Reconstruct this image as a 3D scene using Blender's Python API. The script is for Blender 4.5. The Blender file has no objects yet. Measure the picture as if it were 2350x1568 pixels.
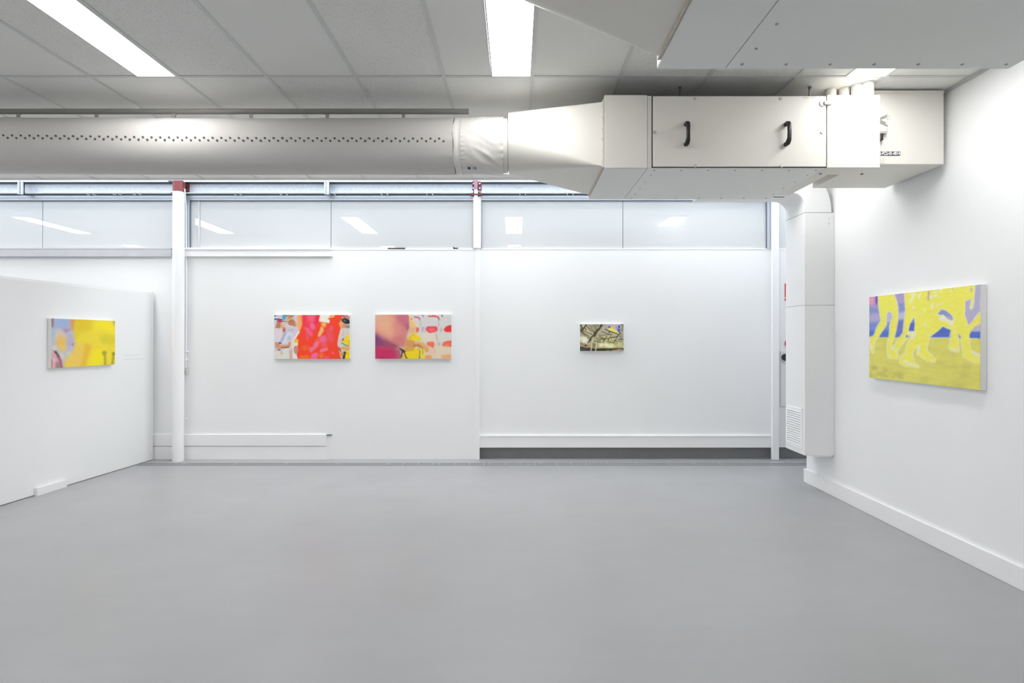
import bpy, bmesh, math, random
import numpy as np
from mathutils import Vector, Matrix, noise

random.seed(7)
SC = bpy.context.scene
COL = SC.collection
F, VX, VY, CAM = 1250.0, 1184.0, 775.0, 1.54      # focal length and vanishing point in photo pixels, camera height
ZB = 6.90                                          # distance of the back wall
CEIL = 3.31
XR = 3.095                                         # face of the right wall
PI = math.pi

def X_(px, y): return (px - VX) * y / F
def Z_(py, y): return CAM + (VY - py) * y / F
def P_(px, py, y): return Vector((X_(px, y), y, Z_(py, y)))

# ------------------------------------------------------------------ materials
def lin(c):
    return tuple(((v/255)/12.92 if v/255 <= .04045 else ((v/255+.055)/1.055)**2.4) for v in c)

def mat(name, rgb, rough=.6, metal=0., spec=.5, var=0., vscale=3., bump=0., bscale=60., coat=0.):
    m = bpy.data.materials.new(name); m.use_nodes = True
    nt = m.node_tree; b = nt.nodes['Principled BSDF']
    c = lin(rgb) + (1,)
    b.inputs['Base Color'].default_value = c
    b.inputs['Roughness'].default_value = rough
    b.inputs['Metallic'].default_value = metal
    b.inputs['Specular IOR Level'].default_value = spec
    b.inputs['Coat Weight'].default_value = coat
    b.inputs['Coat Roughness'].default_value = .02
    tc = nt.nodes.new('ShaderNodeTexCoord')
    if var:
        n = nt.nodes.new('ShaderNodeTexNoise'); n.inputs['Scale'].default_value = vscale
        n.inputs['Detail'].default_value = 5
        nt.links.new(tc.outputs['Object'], n.inputs['Vector'])
        r = nt.nodes.new('ShaderNodeMapRange')
        r.inputs['From Min'].default_value = .3; r.inputs['From Max'].default_value = .7
        r.inputs['To Min'].default_value = 1-var; r.inputs['To Max'].default_value = 1+var*.4
        nt.links.new(n.outputs['Fac'], r.inputs['Value'])
        mx = nt.nodes.new('ShaderNodeVectorMath'); mx.operation = 'SCALE'
        mx.inputs[0].default_value = c[:3]
        nt.links.new(r.outputs['Result'], mx.inputs['Scale'])
        nt.links.new(mx.outputs['Vector'], b.inputs['Base Color'])
    if bump:
        n2 = nt.nodes.new('ShaderNodeTexNoise'); n2.inputs['Scale'].default_value = bscale
        n2.inputs['Detail'].default_value = 3
        nt.links.new(tc.outputs['Object'], n2.inputs['Vector'])
        bp = nt.nodes.new('ShaderNodeBump'); bp.inputs['Strength'].default_value = bump
        bp.inputs['Distance'].default_value = .01
        nt.links.new(n2.outputs['Fac'], bp.inputs['Height'])
        nt.links.new(bp.outputs['Normal'], b.inputs['Normal'])
    return m

def emit(name, rgb, strength):
    m = bpy.data.materials.new(name); m.use_nodes = True
    nt = m.node_tree; nt.nodes.remove(nt.nodes['Principled BSDF'])
    e = nt.nodes.new('ShaderNodeEmission')
    e.inputs['Color'].default_value = rgb + (1,); e.inputs['Strength'].default_value = strength
    nt.links.new(e.outputs['Emission'], nt.nodes['Material Output'].inputs['Surface'])
    return m

WALL = mat('white wall paint', (245, 246, 247), .55, spec=.3, var=.012, vscale=1.3, bump=.03, bscale=120)
TRIM = mat('white gloss trim', (247, 247, 248), .4, spec=.4, var=.01)
PANELW = mat('partition paint', (244, 245, 245), .6, spec=.3, var=.015, vscale=1.1)
CREAM = mat('cream powder coated steel', (223, 220, 213), .42, spec=.4, var=.015, vscale=2)
COOLCREAM = mat('cream steel with painted cool light', (231, 232, 230), .5, spec=.35, var=.012, vscale=2)  # unit undersides: cool daylight and floor bounce put into the colour
DUCTW = mat('white duct paint', (240, 241, 242), .5, spec=.35, var=.012, vscale=2)
FABRIC = mat('white duct fabric', (204, 201, 198), .75, spec=.2, var=.02, vscale=4, bump=.05, bscale=25)
FABRIC2 = mat('pale coated fabric', (218, 215, 211), .5, spec=.35, var=.015, vscale=6, bump=.25, bscale=14)
HOLE = mat('dark punched hole', (92, 88, 84), .9)
BLACK = mat('black plastic', (32, 32, 33), .45)
DARK = mat('dark gap', (42, 40, 37), .9)
GREYM = mat('grey painted rail', (150, 149, 145), .4, spec=.5)
GREYP = mat('grey plastic strap', (168, 166, 160), .6)
ALU = mat('aluminium', (205, 212, 220), .35, metal=.6)
BLIND = mat('grey anodised edge', (120, 130, 140), .4, metal=.5)
GALV = mat('galvanised steel', (232, 237, 243), .42, metal=.2, var=.10, vscale=28)
BOLT = mat('bolt steel', (190, 195, 200), .3, metal=.9)
BROWN = mat('red oxide paint', (132, 62, 66), .5, var=.1, vscale=8)
CLAD = mat('white cladding', (236, 240, 244), .6)
FOIL = mat('pipe insulation foil', (228, 228, 226), .3, metal=.35, var=.08, vscale=30)
STEEL = mat('threaded steel rod', (130, 130, 128), .4, metal=.8)
SCREW = mat('screw head', (196, 192, 182), .4, metal=.4)
KICK = mat('dark grey kick paint', (136, 137, 139), .6, var=.06, vscale=6)
SILLG = mat('scuffed grey sill', (198, 198, 204), .5, var=.05, vscale=10)
RED = mat('red sign plastic', (222, 60, 68), .4)
WHITEP = mat('white plastic', (235, 236, 237), .4)
INK = mat('pencil ink', (128, 122, 116), .8)
BLUEINK = mat('blue print', (70, 100, 150), .8)
FAINT = mat('faint grey lettering', (232, 233, 234), .7)
CANVAS = mat('white canvas edge', (236, 236, 233), .8, var=.02, vscale=30)
DARKTOP = mat('light absorbing unit top', (62, 60, 57), .95)
SEAM = mat('seam shadow line', (165, 164, 160), .8)

# floor: painted concrete, satin, faint wear
FLOOR = mat('grey painted concrete', (160, 161, 163), .38, spec=.8)
nt = FLOOR.node_tree; b = nt.nodes['Principled BSDF']
tc = nt.nodes.new('ShaderNodeTexCoord')
def ramp_noise(nt, tc, scale, lo, hi, fmin, fmax, detail=6, stretch=None):
    n = nt.nodes.new('ShaderNodeTexNoise'); n.inputs['Scale'].default_value = scale; n.inputs['Detail'].default_value = detail
    if stretch:
        mp = nt.nodes.new('ShaderNodeMapping'); mp.inputs['Scale'].default_value = stretch
        nt.links.new(tc.outputs['Object'], mp.inputs['Vector']); nt.links.new(mp.outputs['Vector'], n.inputs['Vector'])
    else:
        nt.links.new(tc.outputs['Object'], n.inputs['Vector'])
    r = nt.nodes.new('ShaderNodeMapRange')
    r.inputs['From Min'].default_value = fmin; r.inputs['From Max'].default_value = fmax
    r.inputs['To Min'].default_value = lo; r.inputs['To Max'].default_value = hi
    nt.links.new(n.outputs['Fac'], r.inputs['Value'])
    return r.outputs['Result']
a1 = ramp_noise(nt, tc, .7, .965, 1.03, .35, .65)
a2 = ramp_noise(nt, tc, 9., .985, 1.01, .35, .65, stretch=(.25, 1, 1))
def mul(nt, x, y):
    m = nt.nodes.new('ShaderNodeMath'); m.operation = 'MULTIPLY'
    nt.links.new(x, m.inputs[0]); nt.links.new(y, m.inputs[1]); return m.outputs[0]
s = mul(nt, a1, a2)
vm = nt.nodes.new('ShaderNodeVectorMath'); vm.operation = 'SCALE'
vm.inputs[0].default_value = lin((160, 161, 163)); nt.links.new(s, vm.inputs['Scale'])
nt.links.new(vm.outputs['Vector'], b.inputs['Base Color'])
rr = ramp_noise(nt, tc, 2.2, .295, .38, .3, .7)
nt.links.new(rr, b.inputs['Roughness'])
FLOORG = mat('grey painted grate', (160, 161, 163), .5, spec=.35, var=.05, vscale=9)

# ceiling tiles: smooth and fissured kinds
def tile_mat(name, rgb, speck):
    m = mat(name, rgb, .9, spec=.1)
    nt = m.node_tree; b = nt.nodes['Principled BSDF']
    tc = nt.nodes.new('ShaderNodeTexCoord')
    base = ramp_noise(nt, tc, 1.5, .97, 1.02, .3, .7)
    if speck:
        f = ramp_noise(nt, tc, 150., .72, 1., .31, .39, detail=1.5)
        base = mul(nt, base, f)
    vm = nt.nodes.new('ShaderNodeVectorMath'); vm.operation = 'SCALE'
    vm.inputs[0].default_value = lin(rgb); nt.links.new(base, vm.inputs['Scale'])
    nt.links.new(vm.outputs['Vector'], b.inputs['Base Color'])
    return m
TILE_S = tile_mat('smooth ceiling tile', (230, 230, 227), False)
TILE_F = tile_mat('fissured ceiling tile', (229, 229, 226), True)
TBAR = mat('ceiling grid bar', (208, 210, 209), .5)

GLASS = mat('clerestory glass', (212, 215, 216), .5, spec=0., coat=1.0)
GLASS.node_tree.nodes['Principled BSDF'].inputs['Coat Roughness'].default_value = 0.
LAMP = emit('lamp diffuser', (1., .995, .985), 19.0)
SKY = emit('rooflight daylight', (.95, .976, 1.), 6.5)

# ------------------------------------------------------------------ mesh helpers
class MB:
    def __init__(s): s.bm = bmesh.new()
    def box(s, a, b, bev=0.):
        a, b = Vector(a), Vector(b)
        lo = Vector((min(a.x,b.x), min(a.y,b.y), min(a.z,b.z))); hi = Vector((max(a.x,b.x), max(a.y,b.y), max(a.z,b.z)))
        v = [s.bm.verts.new((x, y, z)) for x in (lo.x, hi.x) for y in (lo.y, hi.y) for z in (lo.z, hi.z)]
        fs = [s.bm.faces.new([v[i] for i in q]) for q in ((0,1,3,2),(4,6,7,5),(0,4,5,1),(2,3,7,6),(0,2,6,4),(1,5,7,3))]
        if bev:
            es = list({e for f in fs for e in f.edges})
            bmesh.ops.bevel(s.bm, geom=es, offset=bev, segments=2, affect='EDGES', profile=.5)
        return s
    def poly(s, pts):
        s.bm.faces.new([s.bm.verts.new(p) for p in pts]); return s
    def prism(s, pts, d):
        """closed polygon pts extruded by vector d"""
        d = Vector(d); n = len(pts)
        a = [s.bm.verts.new(p) for p in pts]; b = [s.bm.verts.new(Vector(p)+d) for p in pts]
        s.bm.faces.new(a[::-1]); s.bm.faces.new(b)
        for i in range(n): s.bm.faces.new((a[i], a[(i+1)%n], b[(i+1)%n], b[i]))
        return s
    def loft(s, rings, closed=True, cap=True):
        vs = [[s.bm.verts.new(p) for p in r] for r in rings]
        n = len(vs[0])
        for i in range(len(vs)-1):
            for j in range(n if closed else n-1):
                s.bm.faces.new((vs[i][j], vs[i][(j+1)%n], vs[i+1][(j+1)%n], vs[i+1][j]))
        if cap and closed:
            s.bm.faces.new(vs[0][::-1]); s.bm.faces.new(vs[-1])
        return s
    def cyl(s, p, q, r, n=20, r2=None):
        p, q = Vector(p), Vector(q); r2 = r if r2 is None else r2
        d = (q-p).normalized(); u = d.orthogonal().normalized(); w = d.cross(u)
        ring = lambda c, rad: [c + u*math.cos(2*PI*k/n)*rad + w*math.sin(2*PI*k/n)*rad for k in range(n)]
        return s.loft([ring(p, r), ring(q, r2)])
    def tube(s, pts, r, n=12):
        pts = [Vector(p) for p in pts]; rings = []
        u = None
        for i, p in enumerate(pts):
            d = (pts[min(i+1, len(pts)-1)] - pts[max(i-1, 0)]).normalized()
            u = d.orthogonal().normalized() if u is None else (u - d*u.dot(d)).normalized()
            w = d.cross(u)
            rings.append([p + u*math.cos(2*PI*k/n)*r + w*math.sin(2*PI*k/n)*r for k in range(n)])
        return s.loft(rings)
    def build(s, name, m, parent=None, smooth=False, origin=None):
        bmesh.ops.recalc_face_normals(s.bm, faces=s.bm.faces)
        me = bpy.data.meshes.new(name); s.bm.to_mesh(me); s.bm.free()
        me.materials.append(m)
        if smooth:
            for p in me.polygons: p.use_smooth = True
            me.set_sharp_from_angle(angle=math.radians(38))
        o = bpy.data.objects.new(name, me); COL.objects.link(o)
        if origin is not None:
            o.location = origin; me.transform(Matrix.Translation(-Vector(origin)))
        if parent:
            o.parent = parent
            me.transform(Matrix.Translation(-world_loc(parent)))
        return o

def world_loc(o):
    v = Vector((0,0,0))
    while o: v += o.location; o = o.parent
    return v

def tag(o, label=None, cat=None, group=None, kind=None):
    if label: o['label'] = label
    if cat: o['category'] = cat
    if group: o['group'] = group
    if kind: o['kind'] = kind
    return o
def thing(name, loc, label, cat, group=None):
    o = bpy.data.objects.new(name, None); COL.objects.link(o); o.location = loc
    o.empty_display_size = .1
    return tag(o, label, cat, group)
def struct(o): o['kind'] = 'structure'; return o
def B(): return MB()

# ------------------------------------------------------------------ room shell
XL, XRR, YF = -9.2, 4.7, -4.2
struct(B().box((XL, YF, -.1), (XRR, 7.25, 0)).build('floor', FLOOR))

# ceiling: 0.6 m modules, rows of 1.2 m with one 0.6 m row
YE = 6.09
xs = [.11 + .6*k for k in range(-15, 6)]
xs = [XL] + [x for x in xs if XL+.1 < x < 3.05] + [XR]
ys = [-4.1, -2.9, -1.7, -1.1, .1, 1.3, 2.5, 3.7, 4.3, 5.5, YE]
lamp_x = {}
light_rows = [(2.5, 3.7), (4.70, 5.90), (-2.9, -1.7)]
light_cols = [-7.234, -4.834, -2.434, -.031, 2.369]
ys2 = [-4.1, -2.9, -1.7, -1.1, .1, .7, 1.9, 2.5, 3.7, 4.70, 5.90, YE]
bs, bf = B(), B()
TB = .012
smooth_tiles = set()
for i in range(len(xs)-1):
    for j in range(len(ys2)-1):
        x0, x1, y0, y1 = xs[i], xs[i+1], ys2[j], ys2[j+1]
        lx = None
        for c in light_cols:
            if x0 - .01 <= c <= x1 + .01 and (y0, y1) in light_rows: lx = c
        if abs(y0-.7) < .01: lx = None
        rnd = random.Random(i*31 + j*7).random()
        t = bs if (rnd < .42 or (j == 8 and rnd < .7)) else bf
        z = CEIL + .006 + (rnd-.5)*.002
        if lx is None:
            t.poly([(x0+.008, y0+.008, z), (x1-.008, y0+.008, z), (x1-.008, y1-.008, z), (x0+.008, y1-.008, z)])
        else:
            if lx-.135-x0 > .02: t.poly([(x0+.008, y0+.008, z), (lx-.137, y0+.008, z), (lx-.137, y1-.008, z), (x0+.008, y1-.008, z)])
            if x1-lx-.135 > .02: t.poly([(lx+.137, y0+.008, z), (x1-.008, y0+.008, z), (x1-.008, y1-.008, z), (lx+.137, y1-.008, z)])
ceil = B().box((XL, YF, CEIL+.07), (XR, YE, CEIL+.10)).build('ceiling', CLAD); struct(ceil)
bs.build('smooth_tiles', TILE_S, ceil); bf.build('fissured_tiles', TILE_F, ceil)
g = B()
for x in xs[1:-1]: g.box((x-TB, -4.1, CEIL), (x+TB, YE, CEIL+.03))
for y in ys2[1:-1]:
    g.box((XL, y-TB, CEIL+.0005), (XR, y+TB, CEIL+.03))
g.build('ceiling_grid', TBAR, ceil)
B().box((XL, YE-.02, CEIL-.012), (XR+.11, YE+.004, CEIL+.1)).build('edge_trim', TRIM, ceil)

# lamps
def ceiling_light(cx, y0, y1, label):
    t = thing('ceiling_light', (cx, (y0+y1)/2, CEIL), label, 'ceiling light', 'recessed ceiling lights')
    w = .135
    B().box((cx-w+.008, y0+.012, CEIL+.001), (cx+w-.008, y1-.012, CEIL+.012)).build('diffuser', LAMP, t)
    f = B()
    f.box((cx-w, y0+.004, CEIL-.001), (cx-w+.008, y1-.004, CEIL+.045)); f.box((cx+w-.008, y0+.004, CEIL-.001), (cx+w, y1-.004, CEIL+.045))
    f.box((cx-w+.008, y0+.004, CEIL-.001), (cx+w-.008, y0+.012, CEIL+.045)); f.box((cx-w+.008, y1-.012, CEIL-.001), (cx+w-.008, y1-.004, CEIL+.045))
    f.build('frame', TBAR, t)
names_front = {-2.434: 'long glowing ceiling light slanting down in the top left corner',
               -.031: 'glowing ceiling light straight above, left of the big overhead unit',
               2.369: 'short strip of glowing ceiling light between overhead unit and metal pipes',
               -4.834: 'recessed ceiling light just outside the left edge of the picture',
               -7.234: 'recessed ceiling light far outside the left edge of the picture'}
names_back = {-7.234: 'ceiling light mirrored left of the round column in the leftmost glass',
              -4.834: 'ceiling light mirrored beside the round column in the second glass bay',
              -2.434: 'ceiling light mirrored near the middle of the second glass bay',
              -.031: 'ceiling light mirrored as a square just right of the thin post',
              2.369: 'ceiling light mirrored at the right of the third glass bay'}
for r, (y0, y1) in enumerate(light_rows):
    for c in light_cols:
        lab = names_front[c] if r == 0 else names_back[c] if r == 1 else 'recessed ceiling light in the rows behind the picture'
        ceiling_light(c, y0, y1, lab)

# walls
wr = B().box((XR, YF, 0), (XR+.12, 5.8, CEIL+.09)).build('wall_right', WALL); struct(wr)
struct(B().box((XR-.022, YF, 0), (XR, 5.82, .143), bev=.004).build('baseboard_right', TRIM))
tr = B()
tr.box((XR-.022, YF, CEIL-.002), (XR, 5.8, CEIL+.004)); tr.box((XR-.006, YF, CEIL-.016), (XR, 5.8, CEIL))
struct(tr.build('trim_1', TBAR))
struct(B().box((XL, YF-.1, 0), (XRR, YF, 4.4)).build('wall_front', WALL))
struct(B().box((XL-.1, YF, 0), (XL, 7.25, 4.4)).build('wall_left', WALL))
struct(B().box((XRR, 5.5, 0), (XRR+.1, 7.25, 4.4)).build('wall_alcove', WALL))
struct(B().box((XR+.12, 5.7, 0), (XRR, 5.8, 4.4)).build('wall_return', WALL))
struct(B().box((XL, YE, CEIL+.1), (XR+.12, YE+.05, 4.4)).build('trim_2', CLAD))
struct(B().box((XR+.01, 5.8, CEIL+.1), (XR+.12, YE+.05, 4.4)).box((XR+.12, 5.8, 3.5), (XRR, YE+.05, 4.4)).build('trim_3', CLAD))
roof = B().box((XL, 5.6, 4.4), (XRR, 7.25, 4.5)).build('roof', CLAD); struct(roof)
w5 = B().box((XL+.1, 6.2, 4.385), (XRR-.1, 6.75, 4.399)).build('window_5', SKY); struct(w5)

# back wall: lower boards per bay
S = F/ZB
def xb(px): return (px-VX)/S
def zb(py): return CAM + (VY-py)/S
wb = B()
XA = xb(398); XC2 = xb(1090)
wb.box((XL, ZB, 0), (XC2, ZB+.2, zb(571)))                       # bays 1 and 2, to the floor
wb.box((XC2, ZB, zb(1027)), (XRR, ZB+.2, zb(571)))               # bay 3 on, above the kick recess
wb.box((XC2, ZB+.075, 0), (XRR, ZB+.2, zb(1027)))
wb.box((XL, ZB, zb(450)), (XRR, ZB+.2, 4.4))                     # cladding above the glass
wback = wb.build('wall_back', WALL); struct(wback)
B().box((XC2+.002, ZB+.062, 0), (XRR, ZB+.074, zb(1027)-.001)).build('kick_recess', KICK, wback)

# skirting ledges in bays 1-2 and rail in bay 3
t = B()
t.box((XL, ZB-.022, zb(1023)), (xb(750), ZB, zb(997)), bev=.003)
t.box((XL, ZB-.014, 0), (xb(750), ZB, zb(1025)))
struct(t.build('baseboard_back', TRIM))
t = B().box((XC2+.01, ZB-.02, zb(1027)), (xb(1775), ZB, zb(1001)), bev=.003).box((XC2+.01, ZB-.026, zb(1002)), (xb(1775), ZB, zb(999)))
struct(t.build('trim_4', TRIM))
o = B().box((xb(750), ZB-.016, zb(999.2)), (xb(762), ZB+.002, zb(997.2))).build('metal_angle', BLIND)
tag(o, 'short dark metal angle sticking out at the end of the white ledge', 'bracket')
o = B().box((xb(1090)-.002, ZB-.03, 0), (xb(1101), ZB-.001, zb(571)), bev=.004).build('trim_5', TRIM); struct(o)

# window sills
o = B().box((XL, ZB-.05, zb(574)), (XA, ZB, zb(570)), bev=.002).box((XL, ZB-.05, zb(590)), (XA, ZB, zb(574.4))).build('window_sill', SILLG)
tag(o, 'scuffed grey metal window sill left of the round column', 'window sill')
o = B().box((xb(427), ZB-.055, zb(575)), (xb(764), ZB, zb(570)), bev=.002).box((xb(428), ZB-.045, zb(589.5)), (xb(763), ZB, zb(575.5))).build('window_sill', TRIM)
tag(o, 'clean white window sill right of the round column', 'window sill')
t = B()
t.box((xb(764), ZB-.004, zb(574)), (xb(1086), ZB+.03, zb(570.2))); t.box((xb(1101), ZB-.004, zb(573)), (xb(1846), ZB+.03, zb(570.0)))
struct(t.build('trim_6', TRIM))
o = B().box((xb(890), ZB-.008, zb(571.6)), (xb(930), ZB+.01, zb(569.2))).build('packing_strip', BLACK)
tag(o, 'thin black packing strip lying along the window sill edge', 'strip')
o = B().prism([(xb(1040), ZB-.006, zb(571.5)), (xb(1040.5), ZB-.006, zb(567)), (xb(1046), ZB-.006, zb(569.6)), (xb(1049), ZB-.006, zb(568.6)), (xb(1052.5), ZB-.006, zb(571.5))], (0, .02, 0)).build('debris_scrap', BLACK)
tag(o, 'small ragged black scrap on the window sill near thin post', 'scrap')

# windows
def window(n, p0, p1, joints, left_frame=True, right_frame=False):
    f = B()
    yf = ZB-.02
    f.box((xb(p0), yf, zb(455)), (xb(p1), ZB+.06, zb(450)))
    f.box((xb(p0), yf+.012, zb(459.5)), (xb(p1), ZB+.06, zb(455.2)))
    if left_frame: f.box((xb(p0), yf+.005, zb(571)), (xb(p0)+.05, ZB+.06, zb(455)))
    if right_frame: f.box((xb(p1)-.055, yf+.005, zb(571)), (xb(p1), ZB+.06, zb(455))); 
    w = f.build('window_%d' % n, ALU); struct(w)
    e = B().box((xb(p0), ZB-.006, zb(461.2)), (xb(p1), ZB+.05, zb(459.3)))
    if left_frame: e.box((xb(p0)+.05, ZB-.006, zb(571)), (xb(p0)+.055, ZB+.05, zb(460)))
    if right_frame: e.box((xb(p1)-.061, ZB-.006, zb(571)), (xb(p1)-.055, ZB+.05, zb(460)))
    e.build('edge_seal', BLIND, w)
    cuts = [p0] + joints + [p1]
    for a, c in zip(cuts[:-1], cuts[1:]):
        B().prism([(xb(a)+.004, ZB+.0119, zb(572)), (xb(a)+.004, ZB+.0159, zb(460)), (xb(a)+.004, ZB+.0259, zb(460)), (xb(a)+.004, ZB+.0219, zb(572))], (xb(c)-xb(a)-.008, 0, 0)).build('glass_pane', GLASS, w)   # each pane leans out a touch
    for j in joints:
        B().box((xb(j)-.0035, ZB+.014, zb(572)), (xb(j)+.0035, ZB+.03, zb(460))).build('silicone_joint', BLIND, w)
    return w
w1 = window(1, -470, 404, [-190, 96], left_frame=False)
w2 = window(2, 427, 1092, [759])
B().box((xb(455.5), ZB+.002, zb(571)), (xb(457.5), ZB+.012, zb(461))).build('pane_stop', ALU, w2)
w3 = window(3, 1096, 1769.5, [1430], right_frame=True)
w4 = window(4, 1786, 2036, [1900], left_frame=False)

# galvanised girts above the windows
def girt(x0, x1, label, clips, cleats):
    t = thing('steel_girt', ((x0+x1)/2, ZB-.01, zb(441)), label, 'steel beam', 'galvanised girts above the windows')
    y0 = ZB-.11
    g = B()
    def zz(py, y): return Z_(py, y)
    g.box((x0, ZB-.008, zb(443.5)), (x1, ZB-.002, zb(411)))                       # web
    g.box((x0, y0, zz(412, y0)), (x1, ZB-.002, zz(411, y0)))                      # top flange
    g.box((x0, y0, zz(417.5, y0)), (x1, y0+.004, zz(411, y0)))                    # top lip
    g.box((x0, y0+.03, zz(443, y0+.03)), (x1, ZB-.002, zz(442, y0+.03)))          # bottom flange
    g.build('channel', GALV, t)
    B().box((x0+.01, ZB-.0105, zb(423.6)), (x1-.01, ZB-.0082, zb(418))).build('shade_strip', BLIND, t)  # dark strip paints the shade under the top flange
    for c in clips:
        for dd in (-7, 6):
            B().box((xb(c+dd-1.2), ZB-.06, zb(449.3)), (xb(c+dd+1.2), ZB-.011, zb(443.4))).build('clip', GALV, t)
    for c in cleats:
        q = B()
        q.box((xb(c-5.5), y0-.012, zb(451.5)), (xb(c-2.5), ZB-.09, zb(408))); q.box((xb(c+2.5), y0-.012, zb(451.5)), (xb(c+5.5), ZB-.09, zb(408)))
        q.box((xb(c-5.5), ZB-.102, zb(451.5)), (xb(c+5.5), ZB-.09, zb(408)))
        q.build('bridging_strut', ALU, t)
    return t
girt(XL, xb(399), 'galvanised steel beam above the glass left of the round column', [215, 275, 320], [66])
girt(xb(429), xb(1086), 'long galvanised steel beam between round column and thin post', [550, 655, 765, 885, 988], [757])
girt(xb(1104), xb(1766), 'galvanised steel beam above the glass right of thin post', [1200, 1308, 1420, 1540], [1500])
o = B().box((XL, ZB-.014, zb(450.1)), (XRR, ZB-.001, zb(449.2))).build('trim_7', ALU); struct(o)
o = B().box((XL, ZB-.010, zb(449.2)), (XRR, ZB-.0005, zb(442.5))).build('gap_shade', mat('painted girt gap shade', (70, 73, 78), .8)); struct(o)  # dark strip stands for the shade in the gap under the girts

# round column with red oxide head
cx, cy, cr = X_(410, 6.80), 6.80, .066
t = thing('steel_column', (cx, cy, 0), 'round white steel column with red brown top', 'column')
B().cyl((cx-.008, cy, 0), (cx, cy, Z_(438, cy-cr)), cr, 40).build('shaft', TRIM, t, smooth=True)
B().cyl((cx, cy, Z_(438, cy-cr)), (cx, cy, 4.38), cr-.001, 40).build('column_head', BROWN, t, smooth=True)
B().cyl((cx-.0045, cy, zb(694.5)), (cx-.0045, cy, zb(692.5)), cr+.003, 40).build('joint_ring', TRIM, t, smooth=True)
cl = B().box((xb(427), ZB-.02, zb(441)), (xb(436), ZB-.009, zb(414))).box((xb(424), ZB-.10, zb(448)), (xb(430), ZB-.02, zb(437))).build('cleat', BROWN, t)
for yy in (426, 437.5, 447): B().cyl((xb(431.5), ZB-.035, zb(yy)), (xb(431.5), ZB-.02, zb(yy)), .011, 12).build('bolt', BOLT, cl, smooth=True)

# thin post with red oxide head
t = thing('steel_post', (xb(1094), ZB-.04, zb(571)), 'thin white steel post with mauve brown top between windows', 'post', 'thin window posts')
B().box((xb(1087), ZB-.06, zb(571)), (xb(1097.5), ZB-.008, zb(456)), bev=.004).box((xb(1096.5), ZB-.035, zb(571)), (xb(1103), ZB-.008, zb(452)), bev=.003).box((xb(1089), ZB-.06, zb(457)), (xb(1096.8), ZB-.02, zb(438)), bev=.003).build('shaft', TRIM, t)
B().box((xb(1089), ZB-.06, zb(438)), (xb(1096.8), ZB-.012, 4.38)).build('post_head', mat('mauve oxide paint', (168, 128, 148), .5, var=.1, vscale=20), t)
cl = B().box((xb(1084.5), ZB-.03, zb(437)), (xb(1105), ZB-.009, zb(418))).box((xb(1080), ZB-.07, zb(450.5)), (xb(1107), ZB-.02, zb(447.6))).build('cleat', BROWN, t)
for px in (1087, 1101.5):
    for yy in (423.5, 434): B().cyl((xb(px), ZB-.042, zb(yy)), (xb(px), ZB-.03, zb(yy)), .011, 12).build('bolt', BOLT, cl, smooth=True)

# right post
t = thing('steel_post', (xb(1781), ZB-.04, 0), 'square white steel post standing on the floor beside the wall duct', 'post', 'thin window posts')
B().box((X_(1773, ZB-.075), ZB-.075, 0), (X_(1788, ZB-.075), ZB-.03, 4.38), bev=.004).build('shaft', TRIM, t)
B().box((xb(1770), ZB-.03, 0.02), (xb(1775), ZB-.001, zb(571)), bev=.002).build('rear_flange', TRIM, t)
B().box((xb(1765), ZB-.09, 0), (xb(1796), ZB-.02, .008)).build('base_plate', FLOORG, t)

# conduit and small socket right of the round column
t = thing('cable_conduit', (xb(425), ZB-.02, zb(855)), 'thin white cable conduit running down beside the round column', 'conduit')
yc = ZB-.03
B().tube([(X_(424, yc-.09), yc-.09, zb(440)), (X_(425, yc-.05), yc-.05, zb(453)), (X_(427, yc), yc, zb(475)), (X_(427.4, yc), yc, zb(640)), (X_(427, yc), yc, zb(800)), (X_(426.4, yc), yc, zb(845))], .0085, 10).build('pipe', TRIM, t, smooth=True)
B().tube([(X_(423.6, yc), yc+.006, zb(590)), (X_(423.8, yc), yc+.006, zb(845))], .007, 10).build('pipe', TRIM, t, smooth=True)
for yy in (807, 826): B().box((X_(421.5, yc), yc-.012, zb(yy+1.2)), (X_(429.5, yc), ZB, zb(yy-1.2)), bev=.002).build('saddle_clip', TRIM, t)
s_ = B().box((X_(420.5, ZB-.05), ZB-.05, zb(859)), (X_(427.8, ZB-.05), ZB, zb(844)), bev=.004).build('junction_box', mat('grey fitting', (205, 202, 196), .5), t)
B().cyl((X_(424, ZB-.05), ZB-.058, zb(853.5)), (X_(424, ZB-.05), ZB-.05, zb(853.5)), .009, 12).build('switch', GREYM, s_, smooth=True)
o = B().cyl((xb(428), ZB-.02, zb(961.5)), (xb(428), ZB, zb(961.5)), .011, 14).cyl((xb(424), ZB-.012, zb(961.5)), (xb(428), ZB-.012, zb(961.5)), .005, 10).build('wall_hook', TRIM, smooth=True)
tag(o, 'tiny white hook on the wall low beside the round column', 'hook')

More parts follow.
